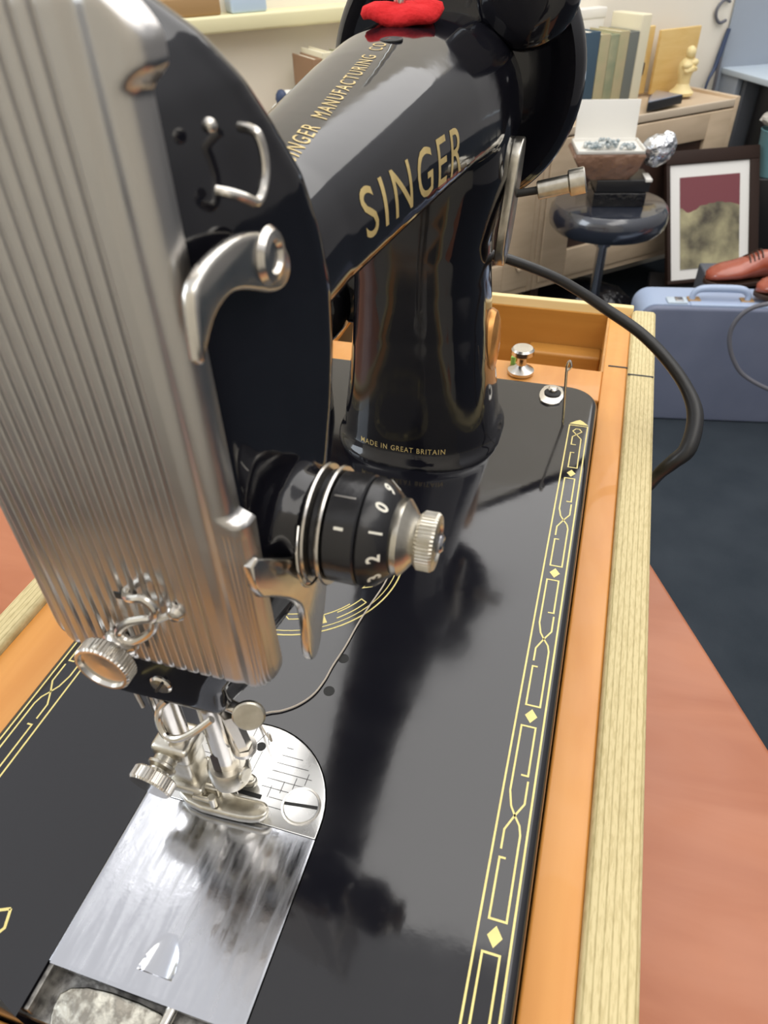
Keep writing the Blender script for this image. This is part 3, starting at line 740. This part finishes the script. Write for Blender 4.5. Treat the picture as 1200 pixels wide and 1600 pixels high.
hg = M(); hg.box(-87.2, -80.6, 84.0, 86.0, 4.4, 8.6, .6); hg.box(-87.2, -80.6, 89.4, 91.2, 4.4, 8.6, .6); hg.cyl((-87.4, 81.8, 6.6), (-81, 81.8, 6.6), .9, 12); hg.cyl((-81, 81.6, 5), (-81, 81.6, 9.6), 1.2, 12, .2)
obj('foot_hinge', hg, 'worn_nickel', fto)
ts = M(); ts.lathe([(3.4, 0), (3.4, 2), (4.2, 2.4), (4.2, 3.2), (3.0, 4.0), (2.6, 5.2)], (-93.2, 83.6, 21.6), (-.1, -1, -.15), 28)
tso = obj('foot_thumb_screw', ts, 'worn_nickel', fto)
ts = M(); ts.lathe([(3.0, 0), (5.8, 0), (6.4, .5), (6.4, 3.4), (5.8, 4.0), (.1, 4.2)], (-93.8, 78.6, 20.7), (-.1, -1, -.15), knurl=(40, .3, (2, 3)))
obj('knurled_head', ts, 'nickel', tso, 25)

# motor behind the pillar
mo = M(); mo.lathe([(8, 0), (20, 1), (25, 5), (26.5, 12), (26.5, 46), (24, 52), (12, 56)], (-137, 288, 60), (0, 1, 0), 48); mo.box(-124, -98, 300, 330, 48, 74, 4)
moo = obj('motor', mo, 'black_gloss_plastic', mac, 40)
mo = M(); mo.tube([(-128, 290, 38), (-124, 282, 24), (-122, 284, 10), (-126, 300, 4), (-140, 330, 3)], 2.6, 10); obj('motor_lead', mo, 'black_rubber', moo)
# hand wheel
hw = M(); HC = (-70.5, 322, 147)
hw.lathe([(9, -6), (12, -2), (14, 0), (20, 5.5), (24, 7.5), (33, 8.5), (40, 7.5), (44, 4.2), (48.5, 2.8), (51, 5), (52.2, 9), (51, 14), (48, 17), (30, 20), (10, 20)], HC, (0, 1, 0), 96)
hwo = obj('hand_wheel', hw, 'black_lacquer', mac, 50)
# winder housing to the right of the spool pin
wd = M(); wd.lathe([(9, -2), (14, -1.4), (17, 1), (18.6, 5), (18.6, 11), (15, 14)], (-42, 306, 177), (.1, 1, .05), 48)
wdo = obj('bobbin_winder_housing', wd, 'black_lacquer', mac, 50)
# spool pin with felt
sp_ = M(); sp_.cyl((-74.2, 262, 170), (-74.2, 262, 205), 1.9, 20, .4)
spo = obj('spool_pin', sp_, 'nickel', mac)
fl = M(); rings = []
for k, (r, h) in enumerate([(.5, .8), (9, .2), (12.2, 0), (13.0, 1.4), (12.4, 3.0), (9, 4.3), (5, 4.6), (.5, 4.4)]):
    rings.append([(-73.8+r*1.02*math.cos(q)*(1+.04*math.sin(3*q)), 262+r*.95*math.sin(q), 173.6+h+.9*math.sin(2*q+.6)*(r/13)+.5*math.sin(5*q)*(r/13)) for q in [2*PI*i/48 for i in range(48)]])
fl.loft(rings)
tag(obj('felt_pad', fl, 'red_felt', None, 80), 'round red felt pad on the spool pin on top of the machine arm', 'felt pad')

# stitch length plate and lever, badge
slp = M(); slp.prism(ccw(dens([(290, 88), (286, 96), (287, 118), (290, 131), (297, 134.5), (304, 131), (307, 118), (308, 96), (304, 88), (297, 84)], 1)), -41.5, -37.4, .7, lambda a, b, h: (h+(b-110)*.075, a, b), 3, both=True)
slo = obj('stitch_plate', slp, 'worn_nickel', mac)
lv = M(); lv.cyl((-39, 301, 112), (-27, 302.5, 114.2), 1.5, 16)
lvo = obj('stitch_lever', lv, 'dark_slot', slo)
lv = M(); lv.cyl((-29.5, 302.2, 113.6), (-17.6, 303.4, 116.6), 3.5, 28, .4); obj('lever_sleeve', lv, 'worn_nickel', lvo)
lv = M(); lv.cyl((-17.8, 303.4, 116.6), (-11.6, 304, 118.2), 4.9, 28, .5); obj('lever_knob', lv, 'worn_nickel', lvo)
bd = M(); rings = []
for h, sc_ in ((0, 1), (1.0, 1), (2.2, .93), (3.0, .75), (3.5, .4), (3.6, .02)):
    rings.append([(-45.4+h*1.6+(.0)*sc_, 303+12*sc_*math.cos(q), 45.5+16.5*sc_*math.sin(q)) for q in [2*PI*i/40 for i in range(40)]])
bd.loft(rings); bdo = obj('badge', bd, 'pot_brown', mac)
bdo.data.materials[0] = mat('badge_brass', (.70, .36, .12), .32, .7, noise=(150, .2, (.5, .22, .06)))

# thread lying on the bed
td = M(); td.tube([(-70, 100, 18), (-72, 103, 9), (-79, 110, 2.2), (-83, 114.5, .9), (-80, 117, .7), (-76.3, 118.8, .6), (-72, 122.4, .6), (-68.6, 127.6, .6), (-67, 134, .6), (-66.4, 140.5, .6), (-64.9, 150, .6), (-64.0, 160, .6), (-62.7, 169.2, .6), (-60.5, 181.9, .6), (-60, 192, .6)], .32, 6)
tag(obj('sewing_thread', td, 'cotton'), 'loose beige sewing thread trailing over the black bed from the needle', 'thread')

# power cord
pc = M(); pc.tube([(-55, 332, 76), (-42.7, 335, 72.9), (-23, 342, 64.2), (-8.6, 346, 56), (6.5, 348, 46.8), (23.5, 346, 37.8), (37.5, 340, 28.7), (49.1, 332, 18.7), (55.3, 322, 9.4), (54.6, 311, -2), (49.5, 308, -9), (45.2, 310, -18), (44, 322, -34), (44.5, 345, -60), (47, 352, -84)],
    [2.4, 2.4, 2.4, 2.5, 2.7, 2.8, 2.9, 3.1, 3.9, 4.2, 3.7, 3.2, 3, 3, 3], 14)
tag(obj('power_cord', pc, 'black_rubber'), 'thick black power cord curving out over the right edge of the case', 'cord')

# ------------------------------------------------------------------ background: cabinet units
def cabinet(a0, a1, label, doors):
    c = RO @ Vector(((a0+a1)/2, 100, -690))
    t = empty('low_cabinet', c, label, 'cabinet')
    m = M(RO); m.box(a0, a0+18, 0, 215, -690, -250, 1.5); m.box(a1-18, a1, 0, 215, -690, -250, 1.5); m.box(a0+18, a1-18, 2, 215, -690, -672); m.box(a0+18, a1-18, 4, 215, -268, -258); m.box(a0, a1, 205, 215, -690, -250)
    obj('carcass', m, 'light_wood', t)
    m = M(RO); m.box(a0+18, a1-18, 0, 8, -275, -255, 1.5); obj('top_rail', m, 'cabinet_rail_wood', t)
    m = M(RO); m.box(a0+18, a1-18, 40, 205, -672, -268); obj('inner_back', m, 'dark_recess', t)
    for d0, d1 in doors:
        m = M(RO); w = 95
        m.box(d0, d0+w, -3, 16, -672, -280, 2); m.box(d1-w, d1, -3, 16, -672, -280, 2)
        m.box(d0+w, d1-w, -3, 16, -372+20, -280, 2); m.box(d0+w, d1-w, -3, 16, -672, -590, 2)
        d = obj('door', m, 'light_wood', t)
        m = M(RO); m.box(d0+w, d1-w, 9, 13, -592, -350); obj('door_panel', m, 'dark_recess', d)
        m = M(RO); c0 = Vector((d1-45 if d0 < -600 else d0+18, -3, -605)); m.lathe([(5, 0), (4, 8), (9, 14), (9, 19), (5, 23)], c0, (0, -1, 0), 20); obj('knob', m, 'light_wood', d)
    for x in (a0+30, a1-30):
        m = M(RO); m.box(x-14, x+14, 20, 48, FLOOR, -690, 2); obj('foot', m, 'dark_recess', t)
    return t
cabinet(-716, 0, 'beech wood cabinet at right with books, panels and a figurine on top', [(-696, -20)])
cabinet(-1640, -718, 'beech wood cabinet mostly hidden behind the machine arm at left', [(-1620, -1190), (-1185, -738)])

def book(a, w, h, depth, m_, label, b=60, group='books standing on the right cabinet', z0=-250, tilt=0):
    t = empty('book', RO @ Vector((a+w/2, b+depth/2, z0)), label, 'book', group)
    mt = Matrix.Translation((a, b, z0)) @ Matrix.Rotation(tilt, 4, 'Y')
    m = M(RO); m.box(0, 2.5, 0, depth, 0, h, .6, mt); m.box(w-2.5, w, 0, depth, 0, h, .6, mt); m.box(0, w, -1, 2.5, 0, h, 1, mt)
    obj('cover', m, m_, t)
    m = M(RO); m.box(2.5, w-2.5, 3, depth-4, 3, h-4, 0, mt); obj('pages', m, 'pages', t)
book(-576, 46, 196, 130, 'book_blue', 'tall blue book right of the hand wheel')
book(-528, 34, 188, 120, 'book_beige', 'beige book next to the blue book')
book(-493, 30, 185, 120, 'book_green', 'green mottled book in the middle of the row')
book(-462, 34, 190, 120, 'book_beige', 'tan book right of the green mottled book')
book(-427, 34, 186, 120, 'book_grey', 'dark grey book against the tall cream binder')
m = M(RO); m.box(-389, -354, 62, 180, -250, -28, 3)
tag(obj('cream_binder', m, 'book_cream'), 'tall cream binder standing at the right end of the book row', 'binder')
m = M(RO); m.box(-600, -400, 194, 228, -250, -22, 4)
wbx = tag(obj('storage_box', m, 'white_box'), 'off-white storage box behind the row of books', 'box')
m = M(RO); m.box(-600, -396, 192, 229, -44, -18, 4); obj('lid', m, 'white_box', wbx)

# carved panel, board, figurine
m = M(RO); m.box(-290, -196, 196, 210, -250, -76, 3)
cpn = tag(obj('carved_panel', m, 'yellow_board'), 'yellow wooden panel with a carved arch between binder and board', 'panel')
m = M(RO); m.tube([(-274, 194, -235), (-274, 194, -150), (-262, 194, -118), (-246, 194, -108), (-228, 194, -120), (-222, 194, -190)], 6, 8); obj('carved_arch', m, 'yellow_board', cpn)
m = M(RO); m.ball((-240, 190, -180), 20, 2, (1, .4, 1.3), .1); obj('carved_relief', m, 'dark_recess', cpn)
m = M(RO); m.box(-194, -34, 172, 184, -250, -86, 2)
tag(obj('wooden_board', m, 'yellow_board'), 'square yellow wooden board standing behind the cream figurine', 'board')
m = M(RO @ Matrix.Translation((18, 0, 0)))
m.lathe([(34, 0), (36, 8), (24, 18), (17, 30), (19, 48), (24, 66), (22, 80), (14, 92), (8, 98)], (-142, 118, -250), (0, 0, 1), 24)
m.ball((-142, 112, -140), 15, 2, (1, 1, 1.15)); m.ball((-153, 106, -172), 14, 2, (1.2, 1, .8)); m.ball((-128, 106, -166), 13, 2, (1.2, 1, .8)); m.ball((-142, 100, -182), 13, 2, (1.4, .9, .7))
m.tube([(-150, 114, -165), (-160, 100, -185), (-142, 94, -178)], 6, 8); m.tube([(-130, 114, -165), (-122, 100, -182), (-140, 94, -176)], 6, 8)
tag(obj('figurine', m, 'figurine_cream'), 'cream robed figurine standing in front of the yellow wooden board', 'figurine')
FBX = [(-318, 58), (-372, 4), (-216, 26), (-226, 122)]
m = M(RO); m.prism(ccw(FBX), -250, -228, 2)
fb_ = tag(obj('flat_box', m, 'black_plastic'), 'flat black box with reflective top lying on the right cabinet', 'box')
m = M(RO); m.prism(ccw([(-317, 55), (-368, 7), (-219, 28), (-229, 118)]), -228, -226.5, .5); obj('glossy_cover', m, 'blue_glass_cover', fb_)

# left cluster: small books and pale ornaments
for a, w, h, mt_, lb in ((-1350, 22, 205, 'book_brown', 'brown book at the left end of the small row behind the arm'), (-1327, 22, 215, 'book_cream', 'cream book second in the small row behind the arm'),
                         (-1304, 26, 196, 'book_grey', 'dark grey book third in the small row behind the arm'), (-1277, 24, 206, 'book_green', 'green book fourth in the small row behind the arm'),
                         (-1252, 18, 190, 'book_red', 'red book fifth in the small row behind the arm'), (-1233, 26, 204, 'book_cream', 'cream book at the right end of the small row behind the arm')):
    book(a, w, h, 120, mt_, lb, 60, 'small books behind the arm')
for i in range(13):
    a = -1368-random.uniform(0, 70); z = -232+19*(i//2)+random.uniform(-4, 4)*0; bb = 60+random.uniform(0, 60)
    m = M(RO); m.ball((a, bb, z), 21, 2, (1, 1, .9), .12)
    tag(obj('paper_flower', m, 'white_box'), 'crumpled white ornament in the heap left of the machine arm', 'ornament', 'white ornaments heaped behind the machine')
m = M(RO); m.ball((-1440, 40, -108), 14, 2, (1, 1, 1.3), .05)
tag(obj('blue_ornament', m, 'blue_cable'), 'small dark blue ornament among the white heap left of the arm', 'ornament')
# things on the sill
m = M(RO); m.box(-1640, -1505, 175, 220, 38, 75, 6)
tag(obj('basket', m, 'pot_brown'), 'brown wooden tray on the yellow window sill at top left', 'tray')
m = M(RO); m.box(-1482, -1400, 175, 220, 38, 80, 5)
tag(obj('plastic_box', m, 'blue_white'), 'pale blue box standing on the yellow sill beside the brown tray', 'box')

# desk at the right edge
P1 = Vector((264.6, 2883, -215)); P2 = Vector((381.6, 2671, -215)); dv = (P2-P1).normalized(); nv = Vector((-dv.y, dv.x, 0))
dk = empty('desk', (500, 2850, FLOOR), 'pale blue grey desk with raised back panel at the right edge', 'desk')
DM = Matrix(((dv.x, nv.x, 0, P1.x), (dv.y, nv.y, 0, P1.y), (0, 0, 1, 0), (0, 0, 0, 1)))
obj('desk_top', M(DM).box(0, 460, 0, 620, -232, -215, 2), 'desk_top', dk)
obj('back_panel', M(DM).box(-8, 0, -6, 620, -700, 220, 2), 'desk_paint', dk)
obj('side_panel', M(DM).box(0, 90, 6, 26, FLOOR, -232, 2), 'desk_paint', dk)
obj('modesty_panel', M(DM).box(90, 110, 26, 620, FLOOR, -232, 2), 'dark_panel', dk)
tag(obj('storage_tub', M(DM).prism(ccw(rrect(120, 250, 60, 200, 20)), FLOOR, -240, 8), 'black_plastic'), 'black storage tub under the blue grey desk', 'tub')
m = M(); m.lathe([(48, 0), (60, 120), (62, 124), (58, 126), (46, 118)], (452, 2600, -455), (0, 0, 1), 32)
tag(obj('teal_tub', m, 'teal_tub'), 'round teal tub with cloth on top at the far right', 'tub')
m = M(); m.ball((440, 2595, -302), 58, 3, (1, 1, .42), .10)
tag(obj('cloth', m, 'grey_cloth'), 'crumpled grey white cloth lying on the teal tub', 'cloth')
m = M(); m.box(400, 520, 2545, 2665, FLOOR, -456, 4)
tag(obj('plinth_box', m, 'black_plastic'), 'tall black box under the round teal tub', 'box')
# cables on the wall
m = M(RO); m.tube([(121, 222, -40), (95, 222, -34), (72, 222, -53), (74, 222, -76), (95, 222, -92), (121, 222, -88)], 4.5, 10)
tag(obj('looped_cable', m, 'grey_cable'), 'grey cable loop hanging on the wall beside the desk', 'cable')
m = M(RO); m.tube([(140, 218, -110), (133, 218, -139), (122, 216, -180), (108, 212, -215), (80, 205, -262), (80, 212, -400)], [6, 7, 8, 6, 4, 4], 10)
tag(obj('hanging_cable', m, 'blue_cable'), 'dark blue cable bundle hanging behind the cabinet corner', 'cable')
m = M(RO); m.tube([(124, 210, -185), (122, 210, -215), (124, 210, -255), (128, 215, -420)], 5, 10)
tag(obj('straight_cable', m, 'grey_cable'), 'straight grey cable dropping beside the desk panel', 'cable')

# ------------------------------------------------------------------ stool and the boxes on it
st = empty('round_stool', (-8, 2000, FLOOR), 'low round stool with black vinyl seat and chrome column', 'stool')
m = M(); m.lathe([(60, 0), (135, 2), (148, 16), (151, 35), (148, 54), (138, 66), (100, 70), (.5, 71)], (-8, 2000, -455), (0, 0, 1), 64); obj('seat', m, 'stool_vinyl', st)
m = M(); m.cyl((-8, 2000, -790), (-8, 2000, -455), 14, 24); m.cyl((-8, 2000, -500), (-8, 2000, -455), 22, 24); obj('column', m, 'chrome', st)
for k in range(5):
    q = 2*PI*k/5+.3; m = M(); m.tube([(-8, 2000, -785), (-8+110*math.cos(q), 2000+110*math.sin(q), -795), (-8+200*math.cos(q), 2000+200*math.sin(q), -812)], [20, 15, 11], 10); obj('leg', m, 'black_plastic', st)
    m = M(); m.ball((-8+200*math.cos(q), 2000+200*math.sin(q), FLOOR+17), 17, 2); obj('caster', m, 'black_plastic', st)
BR = Matrix.Translation((0, 2000, 0)) @ Matrix.Rotation(math.radians(12), 4, 'Z')
m = M(BR); m.box(-62, 66, -55, 50, -384, -352, 2)
bb_ = tag(obj('black_box', m, 'black_gloss_plastic'), 'glossy black box lying on the stool seat, lowest of the stack', 'box')
m = M(BR); m.box(-58, 72, -52, 50, -351, -322, 2)
bk = tag(obj('black_case', m, 'black_plastic'), 'matt black case with white end, on top of the glossy black box', 'box')
m = M(BR); m.box(58, 74, -56, 0, -326, -319, 1); obj('white_end', m, 'white_box', bk)
m = M(BR); m.loft([[(x, y, -321) for x, y in rrect(-80, 20, -50, 50, 10, 3)], [(x, y, -300) for x, y in rrect(-105, 35, -58, 55, 6, 3)], [(x, y, -268) for x, y in rrect(-125, 48, -62, 60, 4, 3)], [(x, y, -262) for x, y in rrect(-122, 45, -60, 58, 4, 3)]])
tag(obj('wrapped_box', m, 'brown_wrap'), 'brown foil wrapped box under the open white box', 'box')
ob_ = empty('open_box', BR @ Vector((-38, 0, -262)), 'open white box with upright lid holding dark beads', 'box')
m = M(BR); m.box(-118, 44, -58, 52, -261, -257); m.box(-118, -115, -58, 52, -261, -250, .5); m.box(41, 44, -58, 52, -261, -250, .5); m.box(-118, 44, 49, 52, -261, -250, .5); m.box(-118, 44, -58, -56, -261, -254, .5)
obj('tray', m, 'white_box', ob_)
m = M(BR); m.box(-112, 38, 50, 54, -256, -166, 1, Matrix.Translation((0, 52, -256)) @ Matrix.Rotation(-.10, 4, 'X') @ Matrix.Translation((0, -52, 256))); lo_ = obj('lid', m, 'white_box', ob_)
m = M(BR)
m.box(-46, -32, 47.6, 48.4, -212, -196); 
bd_ = M(BR)
for i in range(60):
    q = random.uniform(-1, 1); bd_.ball((-38+q*58, random.uniform(-50, -5), -250+random.uniform(0, 14)*(1-abs(q))), 5.5, 1)
o_b = obj('dark_beads', bd_, 'bead'); tag(o_b, 'string of dark grey beads heaped in the open white box', 'beads'); o_b['kind'] = 'stuff'
m = M(BR); m.ball((84, 5, -268), 38, 3, (1.0, .8, .95), .10)
m.ball((108, 15, -262), 30, 3, (.8, .8, 1.1), .12)
tag(obj('crinkled_wrapper', m, 'silver_wrap', None, 20), 'crinkled silver wrapper beside the open white box on the stool', 'wrapper')

# ------------------------------------------------------------------ framed picture leaning in front of the cabinet
hh_, ll_, ww_, HH_ = .466, .469, 300, 378
u_ = Vector((math.cos(hh_), math.sin(hh_), 0)); n_ = Vector((-math.sin(hh_), math.cos(hh_), 0))
up_ = n_*math.sin(ll_)+Vector((0, 0, math.cos(ll_))); bk_ = n_*math.cos(ll_)-Vector((0, 0, math.sin(ll_)))
FM = Matrix(((u_.x, bk_.x, up_.x, 203.1), (u_.y, bk_.y, up_.y, 2268.2), (u_.z, bk_.z, up_.z, -700), (0, 0, 0, 1)))
pf = empty('framed_picture', FM @ Vector((150, 0, 0)), 'dark wood framed picture with white mount leaning behind the suitcase', 'picture')
m = M(FM); w = 25
m.box(0, ww_, 0, 18, HH_-38, HH_, 2); m.box(0, ww_, 0, 18, 0, 12, 2); m.box(0, 12, 0, 18, 12, HH_-38, 2); m.box(ww_-30, ww_, 0, 18, 12, HH_-38, 2)
obj('frame', m, 'frame_wood', pf)
m = M(FM); m.box(10, ww_-28, 7, 12, 10, HH_-36); obj('mount', m, 'white_mat', pf)
def print_mat():
    m = mat('old_print', (.3, .3, .2), .6); nt = m.node_tree; n = nt.nodes; l = nt.links; b = n['Principled BSDF']
    t = n.new('ShaderNodeTexCoord'); s = n.new('ShaderNodeSeparateXYZ'); l.new(t.outputs['Generated'], s.inputs[0])
    nz = n.new('ShaderNodeTexNoise'); nz.inputs['Scale'].default_value = 11; nz.inputs['Detail'].default_value = 5; l.new(t.outputs['Object'], nz.inputs['Vector'])
    r = n.new('ShaderNodeValToRGB'); l.new(nz.outputs[0], r.inputs[0])
    r.color_ramp.elements[0].position = .35; r.color_ramp.elements[1].position = .65
    r.color_ramp.elements[0].color = (.06, .05, .035, 1); r.color_ramp.elements[1].color = (.42, .38, .22, 1)
    mr = n.new('ShaderNodeMath'); mr.operation = 'ADD'; l.new(s.outputs['Z'], mr.inputs[0])
    mu = n.new('ShaderNodeMath'); mu.operation = 'MULTIPLY'; mu.inputs[1].default_value = .35; l.new(nz.outputs[0], mu.inputs[0]); l.new(mu.outputs[0], mr.inputs[1])
    m1 = n.new('ShaderNodeMath'); m1.operation = 'GREATER_THAN'; m1.inputs[1].default_value = .85; l.new(mr.outputs[0], m1.inputs[0])
    mx = n.new('ShaderNodeMix'); mx.data_type = 'RGBA'; l.new(m1.outputs[0], mx.inputs['Factor']); l.new(r.outputs[0], mx.inputs['A']); mx.inputs['B'].default_value = (.17, .04, .05, 1)
    l.new(mx.outputs['Result'], b.inputs['Base Color'])
print_mat()
m = M(FM); m.box(45, ww_-62, 4.5, 7, 42, HH_-74); obj('print', m, 'old_print', pf, 35)
m = M(); m.box(150, 560, 2230, 2400, FLOOR, -712, 4, None)
tag(obj('black_case', m, 'black_plastic'), 'low black box on the floor carrying the framed picture', 'box')

# ------------------------------------------------------------------ suitcase, shoes
SM = Matrix.Translation((108, 1682, FLOOR)) @ Matrix.Rotation(math.radians(10), 4, 'Z')
su = empty('suitcase', SM @ Vector((260, 70, 0)), 'blue grey suitcase standing on the dark carpet', 'suitcase')
prof = rrect(0, 520, 0, 306, 34, 8)
m = M(SM); m.prism(ccw(prof), 0, 124, 8, lambda a, b, h: (a, h, b), 4, both=True); obj('shell', m, 'suitcase_cloth', su)
def lit_rimband(y0, y1):
    m = M(SM); o1 = rrect(-2.5, 522.5, -2.5, 308.5, 36, 8); o2 = rrect(4, 516, 4, 302, 30, 8); n_2 = len(o1)
    m.add([(a, y0, b) for a, b in o1]+[(a, y1, b) for a, b in o1]+[(a, y0, b) for a, b in o2]+[(a, y1, b) for a, b in o2],
          [(i, (i+1) % n_2, n_2+(i+1) % n_2, n_2+i) for i in range(n_2)]+[(i, 2*n_2+i, 2*n_2+(i+1) % n_2, (i+1) % n_2) for i in range(n_2)]+[(n_2+i, n_2+(i+1) % n_2, 3*n_2+(i+1) % n_2, 3*n_2+i) for i in range(n_2)])
    return m
obj('lit_rim_band', lit_rimband(12, 112), 'suitcase_lit_rim', su)  # whole band paler, in place of light on the top edge
m = M(SM); m.box(110, 430, 8, 30, 304, 311, 2); obj('clasp_strip', m, 'suitcase_lit_rim', su)
m = M(SM); m.box(58, 104, 14, 46, 306, 314, 2.5); lt_ = obj('latch', m, 'desk_top', su)
m = M(SM); m.box(76, 94, 18, 40, 313, 316, 1); obj('latch_plate', m, 'chrome', lt_)
m = M(SM); m.tube([(118, 40, 308), (118, 42, 322), (128, 44, 332), (150, 46, 335), (210, 46, 335), (232, 44, 332), (242, 42, 322), (242, 40, 308)], [7, 7, 8, 9, 9, 8, 7, 7], 12); obj('handle', m, 'suitcase_lit_rim', su)
m = M(SM); m.box(108, 136, 30, 54, 308, 312, 1); m.box(228, 256, 30, 54, 308, 312, 1); obj('handle_mount', m, 'pot_brown', su)
m = M(); m.tube([(455, 1668, -462), (365, 1668, -484), (330, 1666, -500), (312, 1664, -525), (306, 1662, -555), (314, 1660, -590), (335, 1660, -628), (366, 1662, -660), (430, 1665, -690), (520, 1690, -720)], 5, 12)
tag(obj('cord', m, 'grey_cable'), 'grey cord looping in front of the blue grey suitcase', 'cord')

def shoe(x, y, z, rot, sc_, label):
    X = Matrix.Translation((x, y, z)) @ Matrix.Rotation(rot, 4, 'Z') @ Matrix.Scale(sc_, 4)
    t = empty('leather_shoe', (x, y, z), label, 'shoe', None)
    m = M(X); sec = [(0, 3, 26, 30), (6, 22, 26, 36), (22, 37, 30, 46), (50, 45, 36, 56), (85, 48, 40, 62), (115, 43, 38, 74), (150, 36, 33, 92), (200, 35, 33, 92), (245, 37, 32, 86), (268, 28, 30, 78), (276, 8, 26, 60)]
    rings = []
    for xx, hw_, _, top_ in sec: rings.append([(xx, hw_*math.cos(q), 12+(top_-12)*(.5+.5*math.sin(q)) if True else 0) for q in [2*PI*i/24 for i in range(24)]])
    m.loft(rings); obj('upper', m, 'shoe_leather', t, 60)
    so_ = [(-2, -14), (20, -40), (60, -49), (100, -46), (150, -36), (220, -37), (268, -30), (280, 0), (268, 30), (220, 37), (150, 36), (100, 46), (60, 49), (20, 40), (-2, 14)]
    m = M(X); m.prism(ccw(dens(so_, 2)), 0, 12, 2); m.prism(ccw(dens([(205, -36), (270, -28), (282, 0), (270, 28), (205, 36)], 2)), -12, 0, 1); obj('sole', m, 'shoe_sole', t)
    m = M(X)
    for k in range(4): m.tube([(112+k*11, -26, 66+k*5), (114+k*11, 0, 80+k*5), (112+k*11, 26, 66+k*5)], 2.2, 6)
    obj('laces', m, 'shoe_sole', t)
    m = M(X); m.lathe([(30, 0), (26, 1), (20, -3), (.5, -4)], (212, 0, 91), (0, 0, 1), 24); obj('opening', m, 'shoe_sole', t)
m = M(SM); m.box(200, 520, 136, 330, 0, 289, 5)
tag(obj('dark_box', m, 'dark_panel'), 'dark grey box behind the suitcase with a leather shoe on top', 'box')
shoe(250, 1866, -527, math.radians(20), .82, 'brown leather lace-up shoe behind the suitcase, its toe behind the handle')
shoe(352, 1768, -508, math.radians(14), .8, 'brown leather lace-up shoe nearer the right edge, on the suitcase front')

# dark bag and small pine block on the floor
m = M(); rings = []
for k, (r, h) in enumerate([(1, 0), (150, 0), (165, 30), (140, 62), (90, 82), (30, 90), (1, 92)]):
    rings.append([(-60+r*1.1*math.cos(q)*(1+.10*math.sin(5*q+k)), 2330+r*.7*math.sin(q)*(1+.08*math.sin(7*q)), FLOOR+h+7*math.sin(4*q+k*2)*(r/165)*(1 if k > 1 else 0)) for q in [2*PI*i/48 for i in range(48)]])
m.loft(rings)
tag(obj('plastic_bag', m, 'black_gloss_plastic'), 'crumpled glossy black bag on the floor behind the case', 'bag')
m = M(); m.box(-345, -225, 2420, 2450, FLOOR, FLOOR+22, 2); m.box(-345, -320, 2420, 2450, FLOOR, FLOOR+110, 2); m.box(-262, -225, 2420, 2450, FLOOR, FLOOR+110, 2); m.box(-345, -225, 2420, 2450, FLOOR+88, FLOOR+110, 2)
tag(obj('pine_stand', m, 'pale_edge_wood'), 'small open pine stand on the floor beside the black bag', 'stand')

for o in list(bpy.data.objects):
    if '_w' in o: del o['_w']
